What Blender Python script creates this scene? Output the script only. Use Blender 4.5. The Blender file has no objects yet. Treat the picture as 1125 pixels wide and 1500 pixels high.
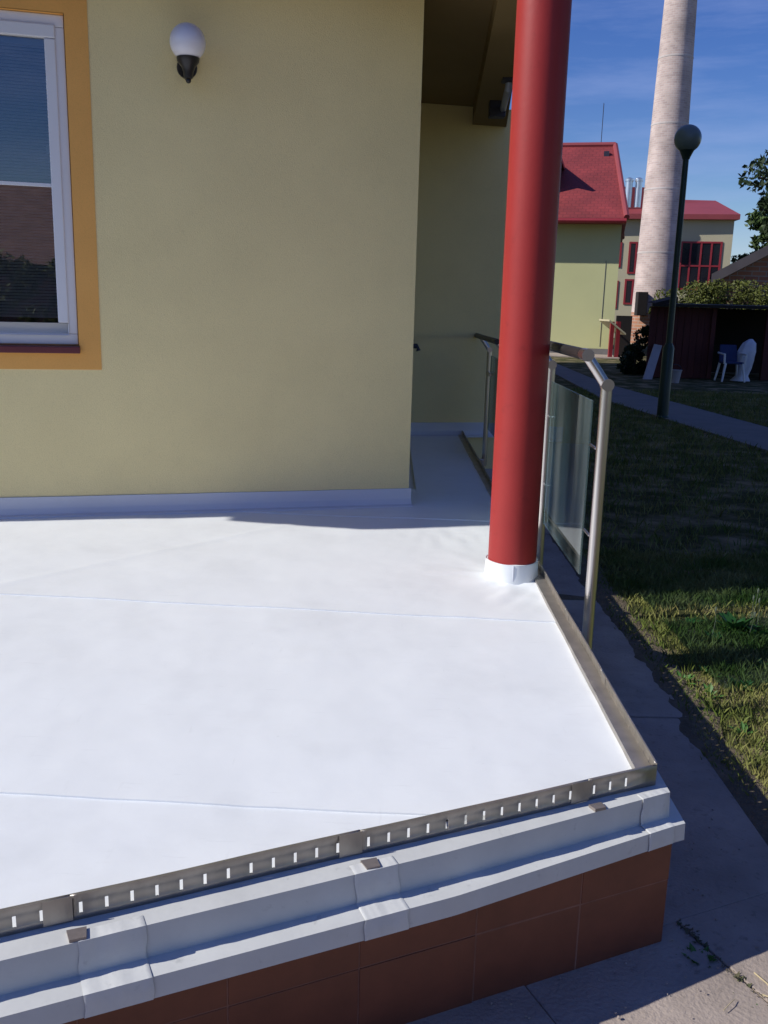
import bpy, bmesh, math, random
import numpy as np
from mathutils import Vector, noise as mnoise
random.seed(7); rng = np.random.default_rng(11)
scn = bpy.context.scene
COL = scn.collection
R = math.radians

# ------------------------------------------------------------------ camera
F = 1350.0; CX, CY = 562.5, 750.0; ROLL = R(1.5); PITCH = math.atan(303 / F); EYE = 1.15
fw = np.array([0, math.cos(PITCH), -math.sin(PITCH)]); up0 = np.array([0, math.sin(PITCH), math.cos(PITCH)])
rt0 = np.array([1.0, 0, 0])
rt = rt0 * math.cos(ROLL) + up0 * math.sin(ROLL); up = up0 * math.cos(ROLL) - rt0 * math.sin(ROLL)
O = np.array([0, 0, EYE])
cd = bpy.data.cameras.new('camera'); cam = bpy.data.objects.new('camera', cd); COL.objects.link(cam)
from mathutils import Matrix
cam.matrix_world = Matrix(((rt[0], up[0], -fw[0], 0), (rt[1], up[1], -fw[1], 0), (rt[2], up[2], -fw[2], EYE), (0, 0, 0, 1)))
cd.sensor_fit = 'VERTICAL'; cd.sensor_height = 36; cd.lens = F / 1500 * 36
cd.clip_start = 0.05; cd.clip_end = 2000
scn.camera = cam

# ------------------------------------------------------------------ sky, sun, exposure
SUN_EL = R(37.5); SDIR = (0.9799, 0.1994)          # ground direction in which shadows fall
w = bpy.data.worlds.new('World'); scn.world = w; w.use_nodes = True
nt = w.node_tree; nt.nodes.clear()
sky = nt.nodes.new('ShaderNodeTexSky'); sky.sky_type = 'NISHITA'; sky.sun_disc = False
sky.sun_elevation = SUN_EL; sky.sun_rotation = math.atan2(-SDIR[0], -SDIR[1])
sky.altitude = 800; sky.air_density = 1.25; sky.dust_density = 0.0; sky.ozone_density = 6.0
bg = nt.nodes.new('ShaderNodeBackground'); bg.inputs['Strength'].default_value = 0.088
wo = nt.nodes.new('ShaderNodeOutputWorld')
tc = nt.nodes.new('ShaderNodeTexCoord'); mp = nt.nodes.new('ShaderNodeMapping'); mp.inputs['Scale'].default_value = (1.3, 1.3, 9)
mp.inputs['Rotation'].default_value = (0.12, 0.1, 0.4)
cn = nt.nodes.new('ShaderNodeTexNoise'); cn.inputs['Scale'].default_value = 2.6; cn.inputs['Detail'].default_value = 7; cn.inputs['Roughness'].default_value = .62
cr = nt.nodes.new('ShaderNodeValToRGB'); cr.color_ramp.elements[0].position = .45; cr.color_ramp.elements[1].position = .85
cr.color_ramp.elements[1].color = (.42, .42, .42, 1)
mx = nt.nodes.new('ShaderNodeMix'); mx.data_type = 'RGBA'; mx.inputs['B'].default_value = (5.0, 6.2, 8.5, 1)
nt.links.new(tc.outputs['Generated'], mp.inputs['Vector']); nt.links.new(mp.outputs['Vector'], cn.inputs['Vector'])
nt.links.new(cn.outputs['Fac'], cr.inputs['Fac']); nt.links.new(cr.outputs['Color'], mx.inputs['Factor'])
hs = nt.nodes.new('ShaderNodeHueSaturation'); hs.inputs['Saturation'].default_value = 1.23; hs.inputs['Hue'].default_value = .524; hs.inputs['Value'].default_value = 1.06
nt.links.new(sky.outputs['Color'], mx.inputs['A']); nt.links.new(mx.outputs['Result'], hs.inputs['Color']); nt.links.new(hs.outputs['Color'], bg.inputs['Color'])
nt.links.new(bg.outputs['Background'], wo.inputs['Surface'])
sd = bpy.data.lights.new('sun', 'SUN'); sd.energy = 4.5; sd.angle = R(0.5); sd.color = (1, .955, .88)
so = bpy.data.objects.new('sun', sd); COL.objects.link(so); so.location = (-20, -3, 18)
so.rotation_euler = Vector((SDIR[0] * math.cos(SUN_EL), SDIR[1] * math.cos(SUN_EL), -math.sin(SUN_EL))).to_track_quat('-Z', 'Y').to_euler()
scn.view_settings.view_transform = 'Standard'; scn.view_settings.look = 'None'
scn.view_settings.exposure = 0.12; scn.view_settings.gamma = 1.0; scn.view_settings.use_curve_mapping = False

# ------------------------------------------------------------------ pixel -> place helpers
def ray(x, y): return fw * F + rt * (x - CX) - up * (y - CY)
def onz(x, y, h=0.0):
    d = ray(x, y); return O + d * (h - EYE) / d[2]
def ony(x, y, Y):
    d = ray(x, y); return O + d * Y / d[1]
def onp(x, y, p, n):
    d = ray(x, y); n = np.array(n, float); return O + d * (np.dot(np.array(p) - O, n) / np.dot(d, n))

# ------------------------------------------------------------------ materials
def mat(name, col, rough=.7, var=.12, scale=8.0, bump=.0, bscale=60.0, metal=0.0, spec=.5, col2=None, dist=.01, detail=5, stretch=None, c2pos=(.45, .62)):
    m = bpy.data.materials.new(name); m.use_nodes = True; n = m.node_tree; b = n.nodes['Principled BSDF']
    b.inputs['Roughness'].default_value = rough; b.inputs['Metallic'].default_value = metal
    b.inputs['Specular IOR Level'].default_value = spec
    t = n.nodes.new('ShaderNodeTexCoord'); src = t.outputs['Object']
    if stretch:
        mm = n.nodes.new('ShaderNodeMapping'); mm.inputs['Scale'].default_value = stretch
        n.links.new(src, mm.inputs['Vector']); src = mm.outputs['Vector']
    nz = n.nodes.new('ShaderNodeTexNoise'); nz.inputs['Scale'].default_value = scale; nz.inputs['Detail'].default_value = detail
    nz.inputs['Roughness'].default_value = .6
    n.links.new(src, nz.inputs['Vector'])
    rp = n.nodes.new('ShaderNodeValToRGB'); e = rp.color_ramp.elements
    if col2 is None:
        e[0].position = .25; e[1].position = .75
        e[0].color = (*[c * (1 - var) for c in col], 1); e[1].color = (*[min(1, c * (1 + var)) for c in col], 1)
    else:
        e[0].position, e[1].position = c2pos; e[0].color = (*col, 1); e[1].color = (*col2, 1)
    n.links.new(nz.outputs['Fac'], rp.inputs['Fac']); n.links.new(rp.outputs['Color'], b.inputs['Base Color'])
    if bump:
        bz = n.nodes.new('ShaderNodeTexNoise'); bz.inputs['Scale'].default_value = bscale; bz.inputs['Detail'].default_value = 4
        n.links.new(src, bz.inputs['Vector'])
        bp = n.nodes.new('ShaderNodeBump'); bp.inputs['Strength'].default_value = bump; bp.inputs['Distance'].default_value = dist
        n.links.new(bz.outputs['Fac'], bp.inputs['Height']); n.links.new(bp.outputs['Normal'], b.inputs['Normal'])
    return m
M = {}
M['membrane'] = mat('membrane', (.745, .775, .785), .55, .025, 3.5, .12, 25, dist=.004)
M['upstand'] = mat('upstand_membrane', (.62, .63, .68), .55, .04, 3, .1, 30, dist=.004)
M['coping'] = mat('coping_membrane', (.57, .58, .56), .5, .07, 9, .15, 40, dist=.004)
M['patch'] = mat('patch_membrane', (.60, .61, .59), .5, .07, 14, .3, 30, dist=.004)
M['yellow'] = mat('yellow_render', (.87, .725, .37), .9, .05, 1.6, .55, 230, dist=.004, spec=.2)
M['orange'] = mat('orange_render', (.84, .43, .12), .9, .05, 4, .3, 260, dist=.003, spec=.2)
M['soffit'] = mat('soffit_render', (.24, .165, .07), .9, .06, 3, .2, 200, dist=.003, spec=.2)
M['white_pvc'] = mat('white_pvc', (.74, .74, .76), .35, .02, 4)
M['sill'] = mat('sill_brown', (.13, .025, .03), .4, .1, 6)
M['red_paint'] = mat('red_paint', (.31, .024, .021), .48, .07, 5, .05, 40, spec=.4)
M['steel'] = mat('brushed_steel', (.62, .58, .55), .28, .06, 40, .05, 200, metal=1.0, stretch=(1, 1, .05))
M['galv'] = mat('galvanised_steel', (.42, .39, .35), .46, .18, 14, .08, 90, metal=.85, stretch=(1, 1, .4))
M['dark_rail'] = mat('dark_tube', (.05, .045, .045), .45, .1, 20, metal=.6)  # handrail tube, darker and less metallic than the steel parts
M['clip'] = mat('clip_metal', (.30, .26, .24), .5, .15, 40, metal=.6)
M['black'] = mat('black_plastic', (.018, .016, .016), .35, .1, 10)
M['terracotta'] = mat('terracotta_tile', (.17, .052, .026), .55, .18, 9, .1, 60, dist=.003)
M['grout'] = mat('grout', (.235, .115, .08), .9, .35, 9)
M['concrete'] = mat('concrete', (.38, .32, .275), .95, .2, 4, .6, 90, dist=.006, spec=.2, detail=10)
M['path'] = mat('path_concrete', (.17, .165, .17), .95, .15, 3, .3, 60)
M['dirt'] = mat('dirt', (.16, .13, .09), 1, .3, 12, .8, 60, spec=.1, dist=.02)
M['ground'] = mat('ground', (.055, .06, .022), 1, .3, 2.2, .6, 40, spec=.1, col2=(.25, .20, .12), dist=.02, detail=8, c2pos=(.46, .64))
M['grass'] = mat('grass_blades', (.085, .13, .022), .6, .3, 2.6, col2=(.30, .27, .10), spec=.25, c2pos=(.40, .68))
M['weed'] = mat('weed_leaves', (.06, .15, .03), .5, .25, 6, spec=.3)
M['moss'] = mat('moss', (.06, .07, .03), .9, .3, 30, col2=(.13, .10, .065))
M['straw'] = mat('dry_straw', (.45, .37, .22), .8, .2, 20)
M['wall2'] = mat('green_yellow_render', (.55, .56, .30), .95, .05, .6, .1, 20, spec=.2)
M['wall3'] = mat('beige_render', (.47, .43, .30), .95, .06, .5, spec=.2)
M['red_frame'] = mat('red_frame', (.26, .02, .03), .5, .1, 3)
M['dark_glass'] = mat('dark_glass', (.012, .013, .02), .12, .2, 2)
M['silver'] = mat('silver_flue', (.75, .77, .78), .3, .05, 3, metal=.9)
M['red_sheet'] = mat('red_sheet_roof', (.26, .05, .055), .55, .12, .7)
M['old_tiles'] = mat('old_roof_tiles', (.36, .21, .16), .9, .25, 1.5)
M['chair'] = mat('white_plastic', (.74, .76, .8), .5, .04, 4)
M['cloth'] = mat('pale_tarpaulin', (.62, .64, .72), .7, .1, 6, .4, 8, dist=.03)
M['blue'] = mat('blue_cloth', (.02, .035, .12), .8, .15, 6)
M['board'] = mat('grey_board', (.36, .34, .36), .8, .12, 5)
M['lamp_green'] = mat('lamp_green', (.012, .035, .028), .4, .15, 4)
M['shed_red'] = mat('shed_boards', (.085, .018, .016), .8, .25, 3, stretch=(6, 6, .5))
M['shed_dark'] = mat('shed_dark', (.02, .016, .014), .9, .2, 3)
M['grey_roof'] = mat('grey_brown_roof', (.16, .135, .13), .85, .15, 1.2)
M['bark'] = mat('bark', (.07, .05, .035), .95, .25, 5, .6, 12)
M['leaf_dark'] = mat('leaf_dark', (.028, .05, .018), .6, .4, .9, spec=.3)
M['leaf_mid'] = mat('leaf_mid', (.05, .085, .022), .6, .35, .8, spec=.3)
M['leaf_hedge'] = mat('leaf_hedge', (.085, .10, .018), .6, .35, .9, spec=.3)
M['slat'] = mat('blind_slat', (.80, .81, .83), .5, .05, 3)
M['room'] = mat('room_dark', (.05, .05, .055), .9, .1, 2)
M['gutter'] = mat('gutter_dark', (.03, .03, .05), .5, .1, 4)
M['pipe'] = mat('downpipe', (.35, .37, .45), .4, .06, 4, metal=.3)

def grime(m, scale, lo, hi, dark, stretch=None):
    n = m.node_tree; b = n.nodes['Principled BSDF']; l = b.inputs['Base Color'].links[0]; src = l.from_socket
    t = n.nodes.new('ShaderNodeTexCoord'); vec = t.outputs['Object']
    if stretch:
        mm = n.nodes.new('ShaderNodeMapping'); mm.inputs['Scale'].default_value = stretch; mm.inputs['Rotation'].default_value = (0, 0, .5); n.links.new(vec, mm.inputs['Vector']); vec = mm.outputs['Vector']
    z = n.nodes.new('ShaderNodeTexNoise'); z.inputs['Scale'].default_value = scale; z.inputs['Detail'].default_value = 8; z.inputs['Roughness'].default_value = .65; n.links.new(vec, z.inputs['Vector'])
    mr = n.nodes.new('ShaderNodeMapRange'); mr.inputs['From Min'].default_value = lo; mr.inputs['From Max'].default_value = hi; mr.inputs['To Min'].default_value = 1; mr.inputs['To Max'].default_value = dark
    n.links.new(z.outputs['Fac'], mr.inputs['Value'])
    mu = n.nodes.new('ShaderNodeMix'); mu.data_type = 'RGBA'; mu.blend_type = 'MULTIPLY'; mu.inputs['Factor'].default_value = 1
    n.links.new(src, mu.inputs['A']); n.links.new(mr.outputs['Result'], mu.inputs['B']); n.links.new(mu.outputs['Result'], b.inputs['Base Color'])
grime(M['membrane'], 42, .70, .78, .72); grime(M['membrane'], 2.1, .50, .72, .93); grime(M['membrane'], 6, .62, .74, .90, (1, 9, 1)); grime(M['membrane'], 5, .64, .76, .92, (7, 1, 1))
grime(M['yellow'], 160, .5, .8, .84); grime(M['yellow'], .9, .5, .75, .93); grime(M['orange'], 160, .5, .8, .85)
grime(M['coping'], 30, .62, .75, .75); grime(M['patch'], 30, .62, .75, .78); grime(M['red_paint'], 18, .6, .75, .82)
grime(M['concrete'], 1.4, .45, .7, .75); grime(M['concrete'], 35, .58, .72, .65); grime(M['terracotta'], 3, .5, .7, .8)
def brick_mat(name, c1, c2, mortar, sx, sy, bump=.3, cyl=0):
    m = bpy.data.materials.new(name); m.use_nodes = True; n = m.node_tree; b = n.nodes['Principled BSDF']; b.inputs['Roughness'].default_value = .92
    t = n.nodes.new('ShaderNodeTexCoord'); br = n.nodes.new('ShaderNodeTexBrick')
    br.inputs['Color1'].default_value = (*c1, 1); br.inputs['Color2'].default_value = (*c2, 1); br.inputs['Mortar'].default_value = (*mortar, 1)
    br.inputs['Scale'].default_value = 1; br.inputs['Brick Width'].default_value = sx; br.inputs['Row Height'].default_value = sy
    br.inputs['Mortar Size'].default_value = sy * .12; br.inputs['Bias'].default_value = -.1
    n.links.new(t.outputs['UV'], br.inputs['Vector'])
    nz = n.nodes.new('ShaderNodeTexNoise'); nz.inputs['Scale'].default_value = .9; nz.inputs['Detail'].default_value = 6
    n.links.new(t.outputs['Object'], nz.inputs['Vector'])
    mr = n.nodes.new('ShaderNodeMapRange'); mr.inputs['From Min'].default_value = .3; mr.inputs['From Max'].default_value = .7
    mr.inputs['To Min'].default_value = .72; mr.inputs['To Max'].default_value = 1.12
    n.links.new(nz.outputs['Fac'], mr.inputs['Value'])
    mu = n.nodes.new('ShaderNodeMix'); mu.data_type = 'RGBA'; mu.blend_type = 'MULTIPLY'; mu.inputs['Factor'].default_value = 1
    n.links.new(br.outputs['Color'], mu.inputs['A']); n.links.new(mr.outputs['Result'], mu.inputs['B'])
    n.links.new(mu.outputs['Result'], b.inputs['Base Color'])
    bp = n.nodes.new('ShaderNodeBump'); bp.inputs['Strength'].default_value = bump; bp.inputs['Distance'].default_value = .02
    n.links.new(br.outputs['Fac'], bp.inputs['Height']); bp.invert = True; n.links.new(bp.outputs['Normal'], b.inputs['Normal'])
    return m
M['chimney'] = brick_mat('pale_brick', (.60, .48, .43), (.47, .36, .33), (.58, .52, .49), .30, .10, .3)
M['chimney_base'] = brick_mat('orange_brick', (.42, .20, .11), (.36, .16, .10), (.40, .32, .26), .5, .16)
M['brick'] = brick_mat('red_brick', (.36, .16, .09), (.28, .11, .07), (.32, .26, .22), .5, .16)
M['tiles_red'] = brick_mat('red_roof_tiles', (.26, .036, .036), (.22, .030, .032), (.20, .027, .029), .26, .2, .5)
M['tiles_red'].node_tree.nodes['Principled BSDF'].inputs['Roughness'].default_value = .7

def glass_mat(name, refl, tint):
    m = bpy.data.materials.new(name); m.use_nodes = True; n = m.node_tree; n.nodes.clear()
    o = n.nodes.new('ShaderNodeOutputMaterial'); mi = n.nodes.new('ShaderNodeMixShader')
    tr = n.nodes.new('ShaderNodeBsdfTransparent'); tr.inputs['Color'].default_value = (*tint, 1)
    gl = n.nodes.new('ShaderNodeBsdfGlossy'); gl.inputs['Roughness'].default_value = .01; gl.inputs['Color'].default_value = (.95, .97, 1, 1)
    fr = n.nodes.new('ShaderNodeFresnel'); fr.inputs['IOR'].default_value = refl
    t = n.nodes.new('ShaderNodeTexCoord'); nz = n.nodes.new('ShaderNodeTexNoise'); nz.inputs['Scale'].default_value = 1.3; nz.inputs['Detail'].default_value = 1
    bp = n.nodes.new('ShaderNodeBump'); bp.inputs['Strength'].default_value = .06; bp.inputs['Distance'].default_value = .02
    n.links.new(t.outputs['Object'], nz.inputs['Vector']); n.links.new(nz.outputs['Fac'], bp.inputs['Height']); n.links.new(bp.outputs['Normal'], gl.inputs['Normal'])
    n.links.new(fr.outputs['Fac'], mi.inputs['Fac']); n.links.new(tr.outputs[0], mi.inputs[1]); n.links.new(gl.outputs[0], mi.inputs[2]); n.links.new(mi.outputs[0], o.inputs['Surface'])
    return m
M['pane'] = glass_mat('window_glass', 2.6, (.80, .83, .85))
def dusty_glass():
    m = glass_mat('dusty_railing_glass', 1.2, (.50, .62, .64)); n = m.node_tree; o = [x for x in n.nodes if x.type == 'OUTPUT_MATERIAL'][0]
    mi = [x for x in n.nodes if x.type == 'MIX_SHADER'][0]
    df = n.nodes.new('ShaderNodeBsdfDiffuse'); df.inputs['Color'].default_value = (.50, .55, .54, 1)
    t = n.nodes.new('ShaderNodeTexCoord'); mp_ = n.nodes.new('ShaderNodeMapping'); mp_.inputs['Scale'].default_value = (1, 3.5, .5)
    nz = n.nodes.new('ShaderNodeTexNoise'); nz.inputs['Scale'].default_value = 2.4; nz.inputs['Detail'].default_value = 6
    n.links.new(t.outputs['Object'], mp_.inputs[0]); n.links.new(mp_.outputs[0], nz.inputs['Vector'])
    rr = n.nodes.new('ShaderNodeMapRange'); rr.inputs['From Min'].default_value = .38; rr.inputs['From Max'].default_value = .75; rr.inputs['To Min'].default_value = .0; rr.inputs['To Max'].default_value = .12
    n.links.new(nz.outputs['Fac'], rr.inputs['Value'])
    m2 = n.nodes.new('ShaderNodeMixShader'); n.links.new(rr.outputs[0], m2.inputs['Fac']); n.links.new(mi.outputs[0], m2.inputs[1]); n.links.new(df.outputs[0], m2.inputs[2])
    n.links.new(m2.outputs[0], o.inputs['Surface']); return m
M['rail_glass'] = dusty_glass()
def opal():
    m = mat('opal_globe', (.78, .76, .80), .25, .02, 3, spec=.5); b = m.node_tree.nodes['Principled BSDF']
    b.inputs['Subsurface Weight'].default_value = .3; b.inputs['Subsurface Radius'].default_value = (.05, .05, .05); return m
M['opal'] = opal()
M['lamp_globe'] = mat('dark_globe', (.17, .21, .20), .3, .1, 8)

# ------------------------------------------------------------------ mesh helpers
class MB:
    def __init__(s): s.v = []; s.f = []; s.uv = None
    def add(s, v, f):
        k = len(s.v); s.v += [tuple(map(float, p)) for p in v]; s.f += [tuple(i + k for i in q) for q in f]; return s
    def hexa(s, b, t):                      # bottom ring, top ring (4 points each, anticlockwise seen from above)
        n = len(b); k = [tuple(range(n - 1, -1, -1)), tuple(range(n, 2 * n))] + [(i, (i + 1) % n, n + (i + 1) % n, n + i) for i in range(n)]
        return s.add(list(b) + list(t), k)
    def prism(s, poly, z0, z1): return s.hexa([(p[0], p[1], z0) for p in poly], [(p[0], p[1], z1) for p in poly])
    def box(s, c, d, ax=None):              # centre, full dims, optional plan axis u (2-D)
        u = np.array([1, 0, 0.]) if ax is None else np.array([ax[0], ax[1], 0.]); n = np.array([-u[1], u[0], 0]); c = np.array(c, float)
        a, b, h = d[0] / 2, d[1] / 2, d[2] / 2
        q = [c + u * i * a + n * j * b for i, j in ((-1, -1), (1, -1), (1, 1), (-1, 1))]
        return s.hexa([(p[0], p[1], c[2] - h) for p in q], [(p[0], p[1], c[2] + h) for p in q])
    def tube(s, pts, r, seg=14, cap=True):
        pts = [np.array(p, float) for p in pts]; rs = r if isinstance(r, (list, tuple)) else [r] * len(pts); k0 = len(s.v); ref = None
        for i, p in enumerate(pts):
            d = (pts[min(i + 1, len(pts) - 1)] - pts[max(i - 1, 0)]); d /= np.linalg.norm(d)
            a = np.cross(d, (0, 0, 1) if abs(d[2]) < .9 else (0, 1, 0)) if ref is None else ref - d * np.dot(ref, d)
            a /= np.linalg.norm(a); ref = a; b = np.cross(d, a)
            s.v += [tuple(p + (a * math.cos(t) + b * math.sin(t)) * rs[i]) for t in np.linspace(0, 2 * math.pi, seg, endpoint=False)]
        for i in range(len(pts) - 1):
            for j in range(seg):
                s.f.append((k0 + i * seg + j, k0 + i * seg + (j + 1) % seg, k0 + (i + 1) * seg + (j + 1) % seg, k0 + (i + 1) * seg + j))
        if cap:
            s.f.append(tuple(k0 + j for j in range(seg - 1, -1, -1))); e = k0 + (len(pts) - 1) * seg; s.f.append(tuple(e + j for j in range(seg)))
        return s
    def lathe(s, prof, c, seg=32):
        k0 = len(s.v)
        for r, z in prof: s.v += [(c[0] + r * math.cos(t), c[1] + r * math.sin(t), c[2] + z) for t in np.linspace(0, 2 * math.pi, seg, endpoint=False)]
        for i in range(len(prof) - 1):
            for j in range(seg): s.f.append((k0 + i * seg + j, k0 + i * seg + (j + 1) % seg, k0 + (i + 1) * seg + (j + 1) % seg, k0 + (i + 1) * seg + j))
        s.f.append(tuple(k0 + j for j in range(seg - 1, -1, -1))); e = k0 + (len(prof) - 1) * seg; s.f.append(tuple(e + j for j in range(seg)))
        return s
    def ball(s, c, r, seg=24, rings=14, zs=1.0):
        return s.lathe([(max(1e-4, r * math.sin(a)), -r * zs * math.cos(a)) for a in np.linspace(0, math.pi, rings)], c, seg)

def tag(o, label=None, cat=None, group=None, kind=None):
    for k, v in (('label', label), ('category', cat), ('group', group), ('kind', kind)):
        if v: o[k] = v
    return o
def thing(name, loc, label, cat, group=None):
    o = bpy.data.objects.new(name, None); o.empty_display_size = .1; COL.objects.link(o); o.location = tuple(map(float, loc)); return tag(o, label, cat, group)
def root(o):
    while o.parent: o = o.parent
    return o
def build(name, mb, m, parent=None, smooth=None, bevel=0, sharp=35, kind=None, label=None, uvs=None):
    """one mesh object; coordinates in mb are world coordinates"""
    me = bpy.data.meshes.new(name)
    org = root(parent).location if parent else Vector((0, 0, 0))
    me.from_pydata([(v[0] - org.x, v[1] - org.y, v[2] - org.z) for v in mb.v], [], mb.f); me.update()
    me.materials.append(M[m] if isinstance(m, str) else m)
    o = bpy.data.objects.new(name, me); COL.objects.link(o); o.parent = parent
    if smooth:
        for p in me.polygons: p.use_smooth = True
        me.set_sharp_from_angle(angle=R(sharp))
    if bevel:
        b = o.modifiers.new('bevel', 'BEVEL'); b.width = bevel; b.segments = 2; b.limit_method = 'ANGLE'
    if uvs is not None:
        ul = me.uv_layers.new(name='UVMap')
        for l in me.loops: ul.data[l.index].uv = uvs(me.vertices[l.vertex_index].co + org, me.polygons)
    if kind: o['kind'] = kind
    if label: o['label'] = label
    return o
def clip(poly, p, n):                        # keep the side where (q-p).n >= 0
    out = []
    for i in range(len(poly)):
        a, b = poly[i], poly[(i + 1) % len(poly)]
        da = (a[0] - p[0]) * n[0] + (a[1] - p[1]) * n[1]; db = (b[0] - p[0]) * n[0] + (b[1] - p[1]) * n[1]
        if da >= 0: out.append(a)
        if da * db < 0: t = da / (da - db); out.append((a[0] + (b[0] - a[0]) * t, a[1] + (b[1] - a[1]) * t))
    return out

# ------------------------------------------------------------------ plan of the place
G = -0.42                                                     # pavement level; terrace floor is 0
A = np.array([0.141, 5.287, 0.0]); U = np.array([0.969, 0.2475, 0.0]); U /= np.linalg.norm(U); N = np.array([U[1], -U[0], 0])   # facade
def wp(s, o, z): return A + U * s + N * o + np.array([0, 0, z])
C = np.array([0.695, 2.103, 0.0]); V = np.array([math.cos(R(24.4)), math.sin(R(24.4)), 0]); Mo = np.array([V[1], -V[0], 0])      # front edge
def fp(s, o, z): return C + V * s + Mo * o + np.array([0, 0, z])
XR = 0.695                                                    # right edge of the terrace floor
COLC = (0.562, 3.87)

# ------------------------------------------------------------------ ground, pavement, path
g = MB(); n_ = 60
g.add([(-400, -400, G - .02), (400, -400, G - .02), (400, 400, G - .02), (-400, 400, G - .02)], [(0, 1, 2, 3)])
tag(build('ground', g, 'ground'), kind='structure')

pav = tag(build('pavement', MB().prism([(-6, -3), (1.25, -3), (1.18, 2.6), (1.22, 4.0), (1.3, 9), (1.3, 27), (.6, 27), (.6, 1.8), (-6, .5)], G - .06, G - .0055), 'dirt'), kind='structure')
front_line = fp(0, 0.0, 0)
def slab(poly):
    if len(poly) < 3: return
    cx = sum(p[0] for p in poly) / len(poly); cy = sum(p[1] for p in poly) / len(poly)
    ar = .5 * abs(sum(poly[i][0] * poly[(i + 1) % len(poly)][1] - poly[(i + 1) % len(poly)][0] * poly[i][1] for i in range(len(poly))))
    if ar < .004: return
    dz = random.uniform(-.004, .003); tx, ty = random.uniform(-.006, .006), random.uniform(-.006, .006)
    mb = MB().hexa([(p[0], p[1], G - .05) for p in poly], [(p[0], p[1], G + dz + (p[0] - cx) * tx + (p[1] - cy) * ty) for p in poly])
    build('paving_slab', mb, 'concrete', pav, bevel=.003)
for i in range(-8, 3):                        # slabs in front of the terrace, squared to its front edge
    for j in range(0, 5):
        s0 = .113 + .5 * i + .004; o0 = .004 + j * .5; gap = .4965
        q = [fp(s0, o0, 0)[:2], fp(s0, o0 + gap, 0)[:2], fp(s0 + gap, o0 + gap, 0)[:2], fp(s0 + gap, o0, 0)[:2]]
        q = clip([tuple(p) for p in q], (1.24 + random.uniform(-.03, .02), 0), (-1, .02))
        slab(q)
y = 1.9; k = 0
while y < 14:                                 # slabs along the right side
    L_ = 1.5
    q = [(.70, y), (1.2 + random.uniform(-.025, .03), y), (1.2 + random.uniform(-.025, .03), y + L_ - .007), (.70, y + L_ - .007)]
    q = clip(q, tuple(fp(0, 0.004, 0)[:2]), tuple(-Mo[:2])); slab(q); y += L_

sv = MB(); ys = np.linspace(1.0, 16, 420)
for y_ in ys:
    wv = .05 * mnoise.noise((y_ * 1.7, 3, 0)) + .035 * mnoise.noise((y_ * 6, 1, 0)) + .018 * mnoise.noise((y_ * 19, 2, 0))
    x0 = 1.16 + wv + (.10 * max(0, (2.7 - y_)) if y_ < 2.7 else 0); x1 = x0 + .20
    for t_ in range(5): sv.v.append((x0 + (x1 - x0) * t_ / 4, y_, G + (-.012 if t_ in (0, 4) else .006) + .008 * mnoise.noise((t_ * 2.1, y_ * 11, 1))))
for i in range(len(ys) - 1):
    for j in range(4): q = i * 5 + j; sv.f.append((q, q + 1, q + 6, q + 5))
tag(build('soil_verge', sv, 'dirt', smooth=True, sharp=80), kind='structure')
# concrete path across the lawn
pc = [onz(x, y_, G) for x, y_ in [(803, 528), (885, 562), (1125, 627), (1400, 700), (1400, 748), (1125, 661), (885, 586), (800, 541)]]
tag(build('garden_path', MB().prism([tuple(p[:2]) for p in pc[::-1]] if 0 else [tuple(p[:2]) for p in [pc[7], pc[6], pc[5], pc[4], pc[3], pc[2], pc[1], pc[0]]], G - .05, G + .01), 'path'), kind='structure')
yd = [onz(x, y_, G) for x, y_ in [(930, 526), (930, 514), (760, 503), (760, 520)]]
tag(build('house_yard', MB().prism([tuple(p[:2]) for p in yd], G - .04, G + .015), 'concrete'), kind='structure')

# ------------------------------------------------------------------ terrace floor: welded membrane sheets
def fl_y(x): return C[1] + (x - C[0]) * V[1] / V[0]
def s1(x): return 3.28 - (x - .695) * .0777
def s2(x): return 1.927 - (x - .109) * .047
def s0(x): return 4.90 - (x - .695) * .06
fl = tag(build('terrace_floor', MB().prism([(-4.6, fl_y(-4.6) + .02), (XR - .004, fl_y(XR) + .004), (XR - .004, 8.9), (-4.6, 8.9)], -.10, -.012), 'membrane'), kind='structure')
def wr(x, y):
    h = .0024 * mnoise.noise((x * 1.6, y * 2.4, 0)) + .0022 * mnoise.noise((x * 5, y * 4, 3.3)) + .0009 * mnoise.noise((x * 15, y * 12, 7))
    dx, dy = x - COLC[0], y - COLC[1]; r = math.hypot(dx, dy); th = math.atan2(dy, dx)
    h += .011 * math.exp(-max(0, r - .10) / .16) * (mnoise.noise((th * 2.6, r * 5, 9)) + .5 * mnoise.noise((th * 5, r * 9, 2)))
    h += .010 * math.exp(-((dx - .0) ** 2 + (dy + .28) ** 2) / .02) * mnoise.noise((x * 14 - y * 9, y * 7, 5))
    h += .008 * math.exp(-((x - .35) ** 2 / .05 + (y - 4.5) ** 2 / .03)) * mnoise.noise((x * 16, y * 4, 1))          # ripples by the corridor
    e = min(abs(XR - x), abs(y - fl_y(x)) * .9)
    h += .010 * math.exp(-e / .035) * (0.45 + mnoise.noise((x * 7, y * 7, 4)))                                          # turned-up wavy rim
    wl = abs((x - A[0]) * N[0] + (y - A[1]) * N[1]); 
    h += .003 * math.exp(-((x + 1.15 + (y - 4) * -.9) / .035) ** 2) if 3.45 < y < 4.75 else 0                            # faint crease
    return h
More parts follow.
